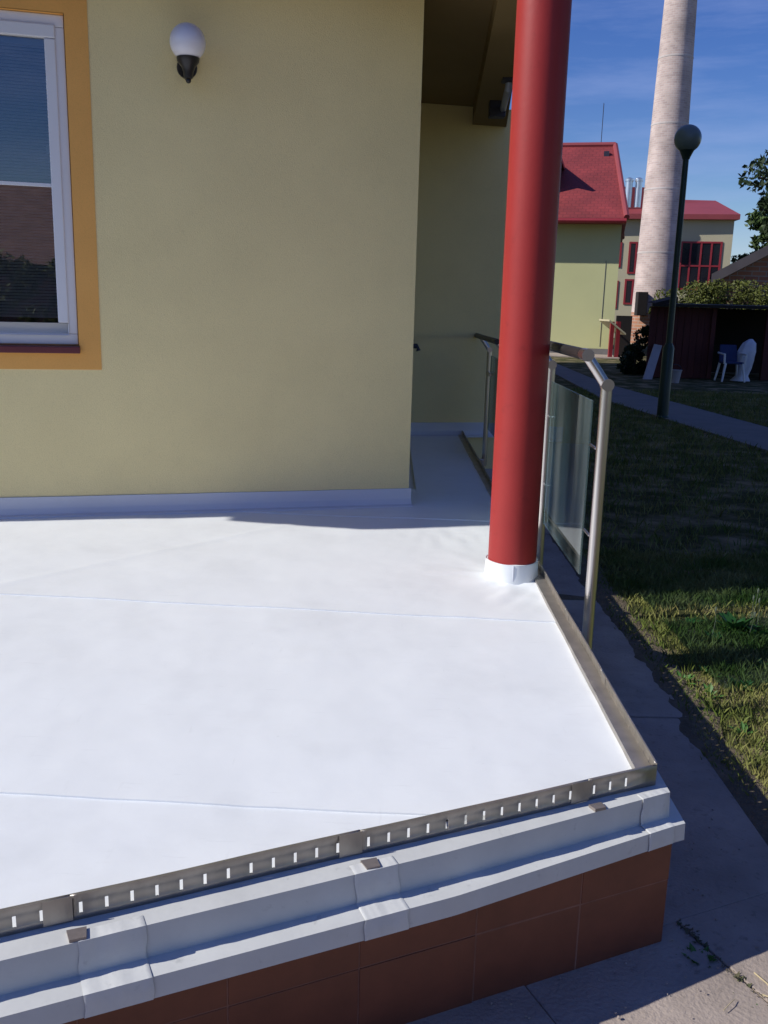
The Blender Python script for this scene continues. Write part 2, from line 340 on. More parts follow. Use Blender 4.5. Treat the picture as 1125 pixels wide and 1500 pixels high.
def sheet(x0, x1, yb, yt, z0, lip=True, res=.022):
    nx = max(2, int((x1 - x0) / res)); mb = MB(); xs = np.linspace(x0, x1, nx + 1)
    ny = max(2, int(max(yt(x) - yb(x) for x in (x0, (x0 + x1) / 2, x1)) / res))
    for x in xs:
        a, b = yb(x), yt(x)
        wob = .0025 * mnoise.noise((x * 3, a, 0)) if lip else 0
        mb.v.append((x, a + wob, z0 - .011))
        for j in range(ny + 1):
            y_ = a + wob + (b - a - wob) * j / ny; mb.v.append((x, y_, z0 + wr(x, y_)))
    st = ny + 2
    for i in range(nx):
        for j in range(ny + 1): k_ = i * st + j; mb.f.append((k_, k_ + st, k_ + st + 1, k_ + 1))
    build('membrane_sheet', mb, 'membrane', fl, smooth=True, sharp=40)
sheet(-4.6, .16, lambda x: fl_y(x) + .004, lambda x: max(s2(x), fl_y(x) + .006) + .05, 0.0)
sheet(-4.6, XR - .003, lambda x: max(s2(x), fl_y(x) + .004), lambda x: s1(x) + .05, .0045)
sheet(-4.6, XR - .003, s1, lambda x: s0(x) + .05 , .009)
sheet(-4.6, .205, s0, lambda x: 5.75, .0125, res=.035)
sheet(.20, XR - .003, s0, lambda x: 8.7, .0135, res=.035)
# upstands where the floor turns up the walls
def upstand(a, b, n, h=.11, name='upstand'):
    a = np.array(a); b = np.array(b); n = np.array(n); mb = MB(); k = 40
    for i in range(k + 1):
        p = a + (b - a) * i / k; wv = .002 * mnoise.noise((i * .7, 0, a[1]))
        for o_, z_ in ((0.0, h + wv), (.010, h + wv), (.011 + wv, h * .5), (.014, .045), (.030, .022), (.06, .0165), (.062, 0.0)): mb.v.append(tuple(p + n * o_ + np.array([0, 0, z_])))
    for i in range(k):
        for j in range(6): q = i * 7 + j; mb.f.append((q, q + 1, q + 8, q + 7))
    build(name, mb, 'upstand', fl, smooth=True)
upstand(wp(-4.6, 0, 0), wp(.012, 0, 0), N)
BW0 = np.array([.0, 8.19, 0]); BW1 = np.array([1.0, 8.41, 0]); bu = BW1 - BW0; bu /= np.linalg.norm(bu); bn = np.array([bu[1], -bu[0], 0])
upstand(BW0, BW1 - bu * .02, bn, .13)

# ------------------------------------------------------------------ coping (membrane-covered edge) in front and on the right
prof_f = [(-.03, -.002), (.060, -.006), (.063, -.074), (.115, -.077), (.117, -.122), (.02, -.124)]
prof_r = [(-.03, -.002), (.030, -.006), (.032, -.074), (.067, -.077), (.069, -.122), (.02, -.124)]
def tap(s): return 1 - .36 * min(1, max(0, (s + .62) / .62))        # the ledges narrow towards the corner
cop = thing('terrace_coping', fp(-1, .1, G), 'grey-white membrane-wrapped stepped coping along the terrace edge', 'coping')
def corner(of, orr):                          # meeting point of front offset line and right offset line
    x = XR + orr; p = fp(0, of, 0); s = (x - p[0]) / V[0]; return (x, p[1] + V[1] * s)
mb = MB(); K = 160; np_ = len(prof_f)
for i in range(K + 1):
    for (of, z_), (orr, _) in zip(prof_f, prof_r):
        c_ = corner(of * tap(0) if of > 0 else of, orr); sc = (c_[0] - C[0]) * V[0] + (c_[1] - C[1]) * V[1]
        t = 1 - (1 - i / K) ** 1.6; s_ = -4.6 + (sc + 4.6) * t
        wv = .0026 * mnoise.noise((s_ * 11, z_ * 30, of * 20)) + .0012 * mnoise.noise((s_ * 37, z_ * 60, of * 20)) if of > 0 else 0
        q_ = fp(s_, (of * tap(s_) if of > 0 else of) + wv, z_ + wv * .8); mb.v.append(tuple(q_))
K2 = 60
for i in range(1, K2 + 1):
    for (of, z_), (orr, _) in zip(prof_f, prof_r):
        c_ = corner(of * tap(0) if of > 0 else of, orr); wv = .002 * mnoise.noise((i * .4, z_ * 30, 4)); mb.v.append((c_[0] + wv, c_[1] + (8.9 - c_[1]) * i / K2, z_))
for i in range(K + K2):
    for j in range(np_ - 1): q = i * np_ + j; mb.f.append((q, q + np_, q + np_ + 1, q + 1))
build('edge_membrane', mb, 'coping', cop, smooth=True, sharp=30)
def patch(sa, sb, seed):
    mb = MB(); k = 26; pr = [(.030, -.0045), (.061, -.0055), (.064, -.04), (.0655, -.073), (.09, -.075), (.1163, -.0765), (.1185, -.098), (.1190, -.1225)]
    fine = []
    for i in range(len(pr) - 1):
        for t in (0, .33, .66): fine.append((pr[i][0] + (pr[i + 1][0] - pr[i][0]) * t, pr[i][1] + (pr[i + 1][1] - pr[i][1]) * t))
    fine.append(pr[-1]); fine.append((.112, -.1245))
    for i in range(k + 1):
        s_ = sa + (sb - sa) * i / k
        for o_, z_ in fine:
            wv = .0022 + .0020 * mnoise.noise((s_ * 30, o_ * 14 + z_ * 9, seed)) + .0008 * mnoise.noise((s_ * 90, z_ * 40, seed))
            if i in (0, k): wv = .0008
            sj = s_ + (.008 * mnoise.noise((z_ * 25, seed, 0)) if i in (0, k) else 0)
            mb.v.append(tuple(fp(sj, o_ * tap(sj) + wv, z_ + max(.0, wv) * .9)))
    st = len(fine)
    for i in range(k):
        for j in range(st - 1): q = i * st + j; mb.f.append((q, q + st, q + st + 1, q + 1))
    build('welded_patch', mb, 'patch', cop, smooth=True, sharp=50)
patch(-1.385, -1.262, 1.0); patch(-.835, -.735, 5.0);
patch(-1.99, -1.87, 3.0); patch(-.075, .006, 8.0)

# ------------------------------------------------------------------ terracotta plinth
pl_ = thing('terrace_plinth', fp(-1, 0.02, G), 'dark terracotta tiled plinth wall below the white terrace edge', 'plinth wall')
PO = .052; PX = XR + .045
pc_ = corner(PO, .045)
core = [fp(-4.6, PO - .0014, 0)[:2], corner(PO - .0014, .0436), (PX - .0014, 8.9), (PX - .4, 8.9), (PX - .4, 2.6), fp(-4.6, -.4, 0)[:2]]
build('plinth_core', MB().prism([tuple(p) for p in core], G - .06, -.1235), 'grout', pl_)
tw = .288
def tile_front(sa, sb, z0, z1):
    j = random.uniform(-.0012, .0012)
    q = [fp(sa, PO + j, 0), fp(sb, PO + j, 0), fp(sb, PO - .011, 0), fp(sa, PO - .011, 0)]
    build('tile', MB().prism([tuple(p[:2]) for p in q], z0, z1), 'terracotta', pl_, bevel=.0015)
s_end = (pc_[0] - fp(0, PO, 0)[0]) / V[0]
for row, (z0, z1) in enumerate(((G - .03, -.2445), (-.2415, -.1245))):
    s = -.241
    tile_front(s + .0015, s_end, z0, z1)
    for i in range(14): tile_front(s - tw + .0015, s - .0015, z0, z1); s -= tw
    y = pc_[1] + .001
    for i in range(16):
        q = [(PX - .011, y), (PX + random.uniform(-.001, .001), y), (PX, y + tw - .003), (PX - .011, y + tw - .003)]
        build('tile', MB().prism(q, z0, z1), 'terracotta', pl_, bevel=.0015); y += tw

# ------------------------------------------------------------------ slotted metal edge profiles
def profile_seg(P, L, hw=.0032, zt=.05, slots=None, zb=-.003, fo=-.03, fz=.0):
    """sheet with slots; P(s, o, z) -> point; slot centres given"""
    mb = MB(); z1, z2 = .011, .034
    xs = [0.0]
    for c_ in slots: xs += [c_ - hw, c_ + hw]
    xs.append(L); zs = [zb, z1, z2, zt]
    for x in xs:
        for z_ in zs: mb.v.append(tuple(P(x, 0, z_)))
        mb.v.append(tuple(P(x, -.006, zt + .0005)))          # folded top lip
        mb.v.append(tuple(P(x, fo, fz)))            # foot flange on the floor
    st = 6
    for i in range(len(xs) - 1):
        for j in range(3):
            if j == 1 and i % 2 == 1: continue
            q = i * st + j; mb.f.append((q, q + st, q + st + 1, q + 1))
        q = i * st; mb.f.append((q + 3, q + st + 3, q + st + 4, q + 4))
    return mb
def solid(o, t=.0014):
    m_ = o.modifiers.new('thickness', 'SOLIDIFY'); m_.thickness = t; m_.offset = 0; return o
ep = thing('edge_profile', fp(-1, 0, 0), 'slotted grey metal edge strip along the angled front terrace edge', 'edge strip')
jn = [-.205 - .5925 * i for i in range(-1, 6)]
for i in range(len(jn) - 1):
    b_, a_ = jn[i], jn[i + 1]
    if b_ > 0: b_ = .0
    wob = random.uniform(-.0015, .0015); tl = random.uniform(-.0015, .0015)
    Pf = lambda s, o, z, a_=a_, wob=wob, tl=tl: fp(a_ + s, o + wob + z * tl + .0012 * math.sin((a_ + s) * 9), z + .0008 * mnoise.noise((s * 5 + a_, 0, 0)))
    sl = [.018 + .0475 * k for k in range(13) if .018 + .0475 * k < (b_ - a_) - .045]
    solid(build('strip_segment', profile_seg(Pf, b_ - a_, slots=sl), 'galv', ep, smooth=True, sharp=30))
    if b_ < -.01:
        mb = MB(); mb.prism([tuple(p[:2]) for p in (fp(b_ - .05, .003, 0), fp(b_ + .003, .003, 0), fp(b_ + .003, .0015, 0), fp(b_ - .05, .0015, 0))], .001, .0525); build('joint_plate', mb, 'galv', ep)
        q = [fp(b_ - .012, .028 * tap(b_), 0), fp(b_ + .024, .030 * tap(b_), 0), fp(b_ + .020, .0605 * tap(b_), 0), fp(b_ - .010, .059 * tap(b_), 0)]
        build('fixing_clip', MB().prism([tuple(p[:2]) for p in q], -.006, .0012), 'clip', ep)
er = thing('edge_profile', (XR, 5, 0), 'slotted grey metal edge strip along the railing side of the terrace', 'edge strip')
y = fl_y(XR) + .001
for i in range(11):
    Pr = lambda s, o, z, y=y: np.array([XR + o + .001 * math.sin((y + s) * 7), y + s, z + .0])
    sl = [.018 + .0475 * k for k in range(12)]
    solid(build('strip_segment', profile_seg(Pr, .5925, slots=sl, zt=.056, hw=.0026), 'galv', er, smooth=True, sharp=30))
    q_ = [(XR - .042, y), (XR - .001, y), (XR - .001, y + .592), (XR - .042, y + .592)]
    build('foot_flange', MB().hexa([(a, b, .006) for a, b in q_], [(q_[0][0], q_[0][1], .0225), (q_[1][0], q_[1][1], .026), (q_[2][0], q_[2][1], .026), (q_[3][0], q_[3][1], .0225)]), 'galv', er)
    build('joint_plate', MB().box((XR - .0025, y + .5925 - .02, .0265), (.0015, .05, .051)), 'galv', er); y += .5925

# ------------------------------------------------------------------ building
bl = thing('yellow_building', wp(-1.4, -2, G), 'pale yellow rendered building with orange window surround and covered side passage', 'building')
def facade():
    S0, S1, Z0, Z1 = -4.6, 0.0, -.3, 2.798; a, b, c_, d = -3.00, -1.800, .905, 2.480; dp = .10
    mb = MB(); xs = [S0, a, b, S1]; zs = [Z0, c_, d, Z1]
    for x in xs:
        for z_ in zs: mb.v.append(tuple(wp(x, 0, z_)))
    for i in range(3):
        for j in range(3):
            if i == 1 and j == 1: continue
            q = i * 4 + j; mb.f.append((q, q + 4, q + 5, q + 1))
    k = len(mb.v)
    for x, z_ in ((a, c_), (b, c_), (b, d), (a, d)): mb.v += [tuple(wp(x, 0, z_)), tuple(wp(x, -dp, z_))]
    for i in range(4): p, q = k + 2 * i, k + 2 * ((i + 1) % 4); mb.f.append((p, p + 1, q + 1, q))
    # return walls at both ends
    mb.add([wp(S1, 0, Z0), wp(S1, -3.1, Z0), wp(S1, -3.1, Z1), wp(S1, 0, Z1)], [(0, 1, 2, 3)])
    mb.add([wp(S0, 0, Z0), wp(S0, -3.1, Z0), wp(S0, -3.1, Z1), wp(S0, 0, Z1)], [(3, 2, 1, 0)])
    build('front_wall', mb, 'yellow', bl)
    # orange band round the window, 4 mm proud
    sb = MB(); o1 = .004
    R_ = (-3.11, -1.692, .782, 2.60); I_ = (a, b, c_, d)
    def q4(s0_, s1_, z0, z1): sb.prism([tuple(p[:2]) for p in (wp(s0_, o1, 0), wp(s1_, o1, 0), wp(s1_, .0005, 0), wp(s0_, .0005, 0))], z0, z1)
    q4(R_[0], R_[1], R_[2], I_[2]); q4(R_[0], R_[1], I_[3], R_[3]); q4(R_[0], I_[0], I_[2], I_[3]); q4(I_[1], R_[1], I_[2], I_[3])
    k = len(sb.v); eo = -dp + .02
    for x, z_, xi, zi in ((a, c_, .003, .003), (b, c_, -.003, .003), (b, d, -.003, -.003), (a, d, .003, -.003)): sb.v += [tuple(wp(x + xi, o1, z_ + zi)), tuple(wp(x + xi, eo, z_ + zi))]
    for i in range(4): p, q = k + 2 * i, k + 2 * ((i + 1) % 4); sb.f.append((p, p + 1, q + 1, q))
    build('window_surround', sb, 'orange', bl)
    # window
    def bar(s0_, s1_, z0, z1, oa, ob): return MB().prism([tuple(p[:2]) for p in (wp(s0_, oa, 0), wp(s1_, oa, 0), wp(s1_, ob, 0), wp(s0_, ob, 0))], z0, z1)
    fr = MB(); fo, fi = -.022, -.095
    for args in ((a + .004, b - .004, c_ + .004, c_ + .058), (a + .004, b - .004, d - .058, d - .004), (a + .004, a + .052, c_ + .059, d - .059), (b - .052, b - .004, c_ + .059, d - .059)):
        t_ = bar(*args, fo, fi); fr.add(t_.v, t_.f)
    win = build('window', fr, 'white_pvc', bl, bevel=.004)
    ga, gb, gc, gd = a + .098, b - .098, c_ + .112, d - .112
    sh = MB(); so_, si = -.012, -.085
    for args in ((a + .046, b - .046, c_ + .05, gc), (a + .046, b - .046, gd, d - .05), (a + .046, ga, gc + .001, gd - .001), (gb, b - .046, gc + .001, gd - .001)):
        t_ = bar(*args, so_, si); sh.add(t_.v, t_.f)
    build('sash', sh, 'white_pvc', win, bevel=.006)
    build('glazing_bar', bar(ga, gb, 1.683, 1.701, -.033, -.045), 'white_pvc', win, bevel=.002)
    build('pane', MB().add([wp(ga, -.036, gc), wp(gb, -.036, gc), wp(gb, -.036, gd), wp(ga, -.036, gd)], [(0, 1, 2, 3)]), 'pane', win)
    # venetian blind
    bd = MB(); z_ = gd - .04
    while z_ > gc + .01:
        bd.add([wp(ga, -.062, z_), wp(gb, -.062, z_), wp(gb, -.072, z_ + .013), wp(ga, -.072, z_ + .013)], [(0, 1, 2, 3)]); z_ -= .0155
    o = build('blind_slats', bd, 'slat', win); o['kind'] = 'stuff'
    build('blind_box', bar(ga, gb, gd - .030, gd - .001, -.058, -.082), 'white_pvc', win)
    build('blind_chain_weight', MB().box(wp(gb - .012, -.052, 1.86), (.012, .008, .04), U), 'chair', win)
    hb = bar(a - .02, b + .02, c_ - .02, d + .02, -.102, -.9); build('room', MB().add(hb.v, [f for f in hb.f]), 'room', win)
    bm_ = bpy.data.objects[win.children[-1].name]; 
    me = bm_.data; bmm = bmesh.new(); bmm.from_mesh(me); bmm.faces.ensure_lookup_table(); bmm.faces.remove(bmm.faces[2]); bmm.to_mesh(me); bmm.free()
    sl = MB().hexa([wp(a + .006, -.02, c_ - .034), wp(a + .006, .032, c_ - .040), wp(b + .006, .032, c_ - .040), wp(b + .006, -.02, c_ - .034)][::-1],
                   [wp(a + .006, -.02, c_ + .004), wp(a + .006, .032, c_ - .006), wp(b + .006, .032, c_ - .006), wp(b + .006, -.02, c_ + .004)][::-1])
    build('window_sill', sl, 'sill', win, bevel=.004)
facade()
# passage: rear wall, soffit, beam, roof slab and the storeys above
q = [BW0 - bu * .3, BW1, BW1 - bn * .25, BW0 - bu * .3 - bn * .25]
build('passage_end_wall', MB().prism([tuple(p[:2]) for p in q], -.3, 2.80), 'yellow', bl)
wl = wp(-3.0, -.25, 0); 
roof_poly = [tuple(wp(-4.7, .08, 0)[:2]), tuple(wp(-4.05, .37, 0)[:2]), tuple(wp(-2.0, .40, 0)[:2]), tuple(wp(-.35, .40, 0)[:2]), (.38, 3.70), (.655, 3.70), (.745, 6.1), (.97, 8.45), (.97, 27), (-4.35, 27)]
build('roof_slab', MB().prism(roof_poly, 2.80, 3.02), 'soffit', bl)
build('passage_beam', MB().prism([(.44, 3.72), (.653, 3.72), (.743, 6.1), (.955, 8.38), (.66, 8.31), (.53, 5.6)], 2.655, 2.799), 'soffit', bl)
up_poly = [tuple(wp(-4.55, -.05, 0)[:2]), tuple(wp(.25, -.05, 0)[:2]), (.62, 6.0), (.95, 8.5), (.95, 26.9), (-4.27, 26.9)]
build('upper_storey', MB().prism(up_poly, 3.021, 9.3), 'yellow', bl)
build('rear_wall', MB().prism([(-4.2, 8.7), (.93, 8.7), (.93, 26.8), (-4.2, 26.8)], G - .1, 2.799), 'yellow', bl)
build('upper_roof', MB().prism([(p[0] + (.02 if p[0] > 0 else -.02), p[1]) for p in up_poly], 9.301, 9.5), 'red_sheet', bl)
# gutter hopper and downpipe at the roof edge
gt = thing('downpipe', (.90, 8.0, 2.2), 'dark gutter outlet and grey downpipe at the end of the passage roof', 'downpipe')
p1 = ony(748, 106, 6.7); p2 = ony(728, 160, 7.4); p3 = ony(745, 118, 6.75); p4 = ony(739, 166, 7.36)
build('outlet_box', MB().box(p1, (.11, .12, .12)), 'gutter', gt, bevel=.006)
build('elbow_box', MB().box(p2, (.12, .1, .12)), 'gutter', gt, bevel=.006)
build('pipe', MB().tube([p1, p3 + np.array([0, 0, -.05]), p4 + np.array([-.012, 0, .03]), p2], .024), 'pipe', gt, smooth=True)

# ------------------------------------------------------------------ wall lamp
lc = onp(275, 62, A + N * .15, N); lb = lc - N * .15
wl_ = thing('wall_lamp', lb + np.array([0, 0, -.2]), 'white globe wall lamp on a black bracket', 'wall lamp')
build('globe', MB().ball(lc, .086, 36, 22), 'opal', wl_, smooth=True)
cup = MB().lathe([(.012, -.165), (.02, -.162), (.024, -.135), (.034, -.11), (.052, -.088), (.056, -.070), (.050, -.068)], lc, 24)
build('holder', cup, 'black', wl_, smooth=True)
build('arm', MB().tube([lc + np.array([0, 0, -.12]), lc - N * .05 + np.array([0, 0, -.150]), lc - N * .10 + np.array([0, 0, -.135]), lb + N * .005 + np.array([0, 0, -.10])], [.016, .017, .018, .022], 12), 'black', wl_, smooth=True)
build('wall_plate', MB().tube([lb + np.array([0, 0, -.085]), lb + N * .022 + np.array([0, 0, -.085])], .05, 20), 'black', wl_, smooth=True)
build('finial', MB().ball(lc + np.array([.0, 0, -.172]), .013, 12, 8), 'black', wl_, smooth=True)

# ------------------------------------------------------------------ red column
cl = thing('red_column', (*COLC, 0), 'round red painted steel column with a white membrane collar at its foot', 'column')
build('shaft', MB().lathe([(.104, .0), (.104, 2.656)], (*COLC, 0), 64), 'red_paint', cl, smooth=True, sharp=60)
mb = MB(); sg = 72; pr = [(.128, .002), (.1185, .008), (.1155, .02), (.114, .04), (.1135, .06), (.113, .08), (.1125, .088), (.1045, .0885)]
for r, z_ in pr:
    for j in range(sg):
        t = 2 * math.pi * j / sg; f_ = 1 + .016 * mnoise.noise((math.cos(t) * 2.2, math.sin(t) * 2.2, z_ * 22)) * (1 if z_ < .09 else .3)
        zz = z_ + (.006 * mnoise.noise((math.cos(t) * 1.6, math.sin(t) * 1.6, 5)) if z_ > .08 else (.009 if z_ > .01 else -.008))
        mb.v.append((COLC[0] + r * f_ * math.cos(t), COLC[1] + r * f_ * math.sin(t), zz))
for i in range(len(pr) - 1):
    for j in range(sg): mb.f.append((i * sg + j, i * sg + (j + 1) % sg, (i + 1) * sg + (j + 1) % sg, (i + 1) * sg + j))
cb = build('collar', mb, 'membrane', cl, smooth=True, sharp=50)
t = R(-94); build('collar_seam', MB().box((COLC[0] + .1145 * math.cos(t), COLC[1] + .1145 * math.sin(t), .052), (.0025, .005, .07)), 'upstand', cb)

# ------------------------------------------------------------------ glass railing beside the column
PXR = .80
rl = thing('glass_railing', (PXR, 3.4, G), 'stainless steel railing with glass panel fixed outside the terrace edge by the red column', 'railing')
def post(y, parent, ztop=.885, x=PXR, zb=-.22, r=.0212):
    build('post', MB().tube([(x, y, zb), (x, y, ztop)], r, 20), 'steel', parent, smooth=True, sharp=50)
    h = ztop; 
    build('handrail_arm', MB().tube([(x, y, h - .004), (x - .042, y, h + .055), (x - .082, y, h + .108)], .019, 18), 'steel', parent, smooth=True, sharp=50)
    build('joint_cap', MB().tube([(x, y - .0235, h + .002), (x, y + .0235, h + .002)], .0225, 20), 'steel', parent, smooth=True, sharp=50)
    build('side_bracket', MB().box((x - .04, y, -.17), (.075, .05, .06)), 'steel', parent, bevel=.004)
HR = .885 + .108
for y in (3.385, 4.56, 5.74): post(y, rl)
build('handrail', MB().tube([(PXR - .082, 3.36, HR), (PXR - .082, 5.80, HR)], .0212, 20), 'dark_rail', rl, smooth=True, sharp=50)
build('rail_end', MB().tube([(PXR - .082, 3.352, HR), (PXR - .082, 3.43, HR)], .0225, 20), 'steel', rl, smooth=True, sharp=50)
for ya, yb in ((3.57, 4.475), (4.65, 5.65)):
    p = build('glass_panel', MB().box((PXR - .006, (ya + yb) / 2, .462), (.008, yb - ya, .70)), 'rail_glass', rl, bevel=.002)
    for y in (ya, yb):
        for z_ in (.30, .64):
            yy_ = y + (.0 if y == ya else 0); d_ = -1 if y == ya else 1
            build('glass_clamp', MB().box((PXR - .003, y + d_ * .05, z_), (.010, .11, .010)), 'steel', p, bevel=.004)
fr_ = thing('glass_railing', (.9, 8, G), 'dark far railing post with handrail at the end of the shaded passage', 'railing')
post(7.98, fr_, ztop=.80, x=.865, zb=-.2); 
build('handrail', MB().tube([(.783, 8.36, .908), (.783, 7.96, .908), (.80, 6.9, .908)], .0212, 16), 'dark_rail', fr_, smooth=True, sharp=50)
post(6.92, fr_, ztop=.80, x=.882, zb=-.2)
build('glass_panel', MB().box((.87, 7.45, .45), (.008, .86, .62)), 'rail_glass', fr_)
for y in (7.0, 7.9): build('glass_clamp', MB().box((.868, y, .6), (.03, .12, .035)), 'steel', fr_, bevel=.004)
# short wall rail by the passage corner
h0 = ony(600, 508, 8.15); h1 = ony(611, 507, 8.02)
wr_ = thing('wall_rail', (.2, 8.2, .8), 'short dark handrail end fixed to the passage end wall', 'handrail')
build('rail_tube', MB().tube([(h1[0] - .45, 8.03, h1[2]), (h1[0], 8.03, h1[2]), (h1[0] + .012, 8.03, h1[2] - .04)], .021, 14), 'gutter', wr_, smooth=True)
build('wall_bracket', MB().tube([(h1[0] - .06, 8.03, h1[2]), (h1[0] - .06, 8.24, h1[2] - .02)], .012, 10), 'gutter', wr_, smooth=True)

# ------------------------------------------------------------------ lawn
def blades(name, n, xr, yr, hmin, hmax, wd, keep, m='grass'):
    X = rng.uniform(*xr, n); Y = rng.uniform(*yr, n); k = np.array([keep(a, b) for a, b in zip(X, Y)]); X, Y = X[k], Y[k]; n = len(X)
    H_ = rng.uniform(hmin, hmax, n); a = rng.uniform(0, 2 * np.pi, n); ln = rng.uniform(.1, .8, n) * H_; la = rng.uniform(0, 2 * np.pi, n)
    v = np.zeros((n * 4, 3)); dx, dy = np.cos(a) * wd, np.sin(a) * wd; z0 = G - .022
    v[0::4] = np.c_[X - dx, Y - dy, np.full(n, z0)]; v[1::4] = np.c_[X + dx, Y + dy, np.full(n, z0)]
    v[2::4] = np.c_[X + dx * .7 + np.cos(la) * ln * .4, Y + dy * .7 + np.sin(la) * ln * .4, z0 + H_ * .6]
    v[3::4] = np.c_[X + np.cos(la) * ln, Y + np.sin(la) * ln, z0 + H_]
    i = np.arange(n) * 4; f = np.concatenate([np.c_[i, i + 1, i + 2], np.c_[i, i + 2, i + 3]])
    me = bpy.data.meshes.new(name); me.from_pydata(v.tolist(), [], f.tolist()); me.materials.append(M[m]); o = bpy.data.objects.new(name, me); COL.objects.link(o); return o
def patchy(x, y):
    e = 1.22 + .07 * mnoise.noise((y * 2.1, 0, 1)) + .03 * mnoise.noise((y * 9, 0, 2))
    if x < e: return False
    d = mnoise.noise((x * 2.2, y * 2.2, 5)) + .5 * mnoise.noise((x * 6, y * 6, 2))
    if x < 4.5 and y < 9: return d + (.22 if x > e + .2 else -.12) > random.uniform(-.55, .55)
    px_, py_ = pc[1][0], 0
    return True
pathpoly = [tuple(p[:2]) for p in pc]
def inpoly(x, y, P):
    c_ = False
    for i in range(len(P)):
        a, b = P[i], P[i - 1]
        if (a[1] > y) != (b[1] > y) and x < (b[0] - a[0]) * (y - a[1]) / (b[1] - a[1]) + a[0]: c_ = not c_
    return c_
o1 = blades('lawn_grass', 95000, (1.15, 3.2), (2.0, 6.0), .015, .060, .0026, patchy)
o2 = blades('lawn_far', 60000, (1.3, 9.0), (5.8, 19), .03, .09, .004, lambda x, y: patchy(x, y) and not inpoly(x, y, pathpoly))
tag(o1, 'patchy sunlit lawn grass beside the paving', 'grass', kind='stuff'); tag(o2, 'shaded dark lawn between terrace and garden path', 'grass', kind='stuff'); o2.name = 'shaded_lawn'
# seed stalks and leafy weeds
wk = MB()
def weed(px, py, sc, nl, sd):
    r_ = random.Random(sd); p = onz(px, py, G - .02)
    for i in range(nl):
        a = r_.uniform(0, 6.28); L = sc * r_.uniform(.6, 1.2); wd = L * r_.uniform(.13, .2); el = r_.uniform(.25, 1.1); d = np.array([math.cos(a), math.sin(a), 0]); n2 = np.array([-d[1], d[0], 0])
        base = p + d * .01; mid = base + d * L * .5 * math.cos(el) + np.array([0, 0, L * .5 * math.sin(el)]); tip = base + d * L * math.cos(el) + np.array([0, 0, L * .75 * math.sin(el)])
        wk2.add([base, mid - n2 * wd, tip, mid + n2 * wd], [(0, 1, 2), (0, 2, 3)])
for i, (px, py, sc, nl) in enumerate([(1075, 925, .13, 26), (1010, 915, .07, 14), (1110, 935, .10, 20), (1035, 990, .06, 14), (1000, 1000, .07, 14), (1040, 1020, .06, 12), (1085, 1010, .07, 14), (1090, 1075, .06, 12), (1045, 940, .07, 14), (1118, 980, .06, 10)]):
    wk2 = MB(); weed(px, py, sc, nl, i)
    p = onz(px, py, G)
    o = build('weed_plant', wk2, 'weed'); tag(o, 'low leafy weed growing in the sunlit lawn patch', 'weed', 'weeds in the sunlit lawn')
for i, (px, py, sc, nl) in enumerate([(1022, 1412, .045, 60), (1010, 1400, .03, 30), (1058, 1446, .02, 14), (1036, 1424, .025, 16), (1092, 1474, .03, 20), (1118, 1496, .03, 20)]):
    wk2 = MB(); weed(px, py, sc, nl, 50 + i)
    o = build('crack_weed', wk2, 'weed'); tag(o, 'tiny weed tuft growing in the paving joint by the plinth corner', 'weed', 'weeds in the paving joint')
mb = MB()
for k_ in range(5):
    p = onz(1062 + random.uniform(-20, 60), 925 + random.uniform(-8, 8), G); q = p + np.array([random.uniform(-.05, .05), random.uniform(-.03, .03), random.uniform(.12, .24)])
    mb.tube([p - np.array([0, 0, .03]), (p + q) / 2 + np.array([.008, 0, .01]), q], [.0016, .0013, .001], 5); mb.ball(q, .005, 6, 5, 3.0)
tag(build('grass_stalks', mb, 'straw'), 'thin dry seed stalks rising from the lawn', 'grass', kind='stuff')
# moss and dirt lining the open paving joint
js = MB(); rj = random.Random(5)
for k_ in range(420):
    o_ = rj.uniform(.01, .75); c_ = fp(.1115 + rj.gauss(0, .006) + .012 * mnoise.noise((o_ * 8, 0, 0)), o_, G + .001); sz = rj.uniform(.003, .009) * (1.3 if mnoise.noise((o_ * 9, 3, 0)) > 0 else .6)
    a_ = rj.uniform(0, 6.28); d_ = np.array([math.cos(a_), math.sin(a_), rj.uniform(.1, .9)]) * sz; e_ = np.array([-math.sin(a_), math.cos(a_), .2]) * sz * .45
    js.add([c_ - d_ * .2, c_ + e_, c_ + d_, c_ - e_], [(0, 1, 2, 3)])
tag(build('joint_moss', js, 'moss'), 'moss and dirt along the open paving joint', 'moss', kind='stuff')
# straws and crumbs on the paving
for (x0, y0, x1, y1, nm) in ((1105, 1425, 1140, 1462, 'pale dry straw lying on the sunlit paving'), (1060, 1480, 1076, 1464, 'short thin twig on the sunlit paving slab'), (1117, 1457, 1150, 1475, 'bent pale straw beside the paving joint')):
    a_, b_ = onz(x0, y0, G + .007), onz(x1, y1, G + .006)
    tag(build('straw', MB().tube([a_, (a_ + b_) / 2 + np.array([.003, .002, .003]), b_], .0022 if 'twig' not in nm else .0011, 6), 'straw'), nm, 'straw')
mb = MB()
for k_ in range(70):
    px, py = random.uniform(700, 1125), random.uniform(1150, 1500); p = onz(px, py, G + .004)
    if (p[:2] - C[:2]) @ Mo[:2] < .05 and p[0] < XR + .1: continue
    mb.ball(p, random.uniform(.0015, .0045), 6, 4, .6)
tag(build('paving_crumbs', mb, 'concrete'), 'small mortar crumbs scattered on the paving', 'crumbs', kind='stuff')

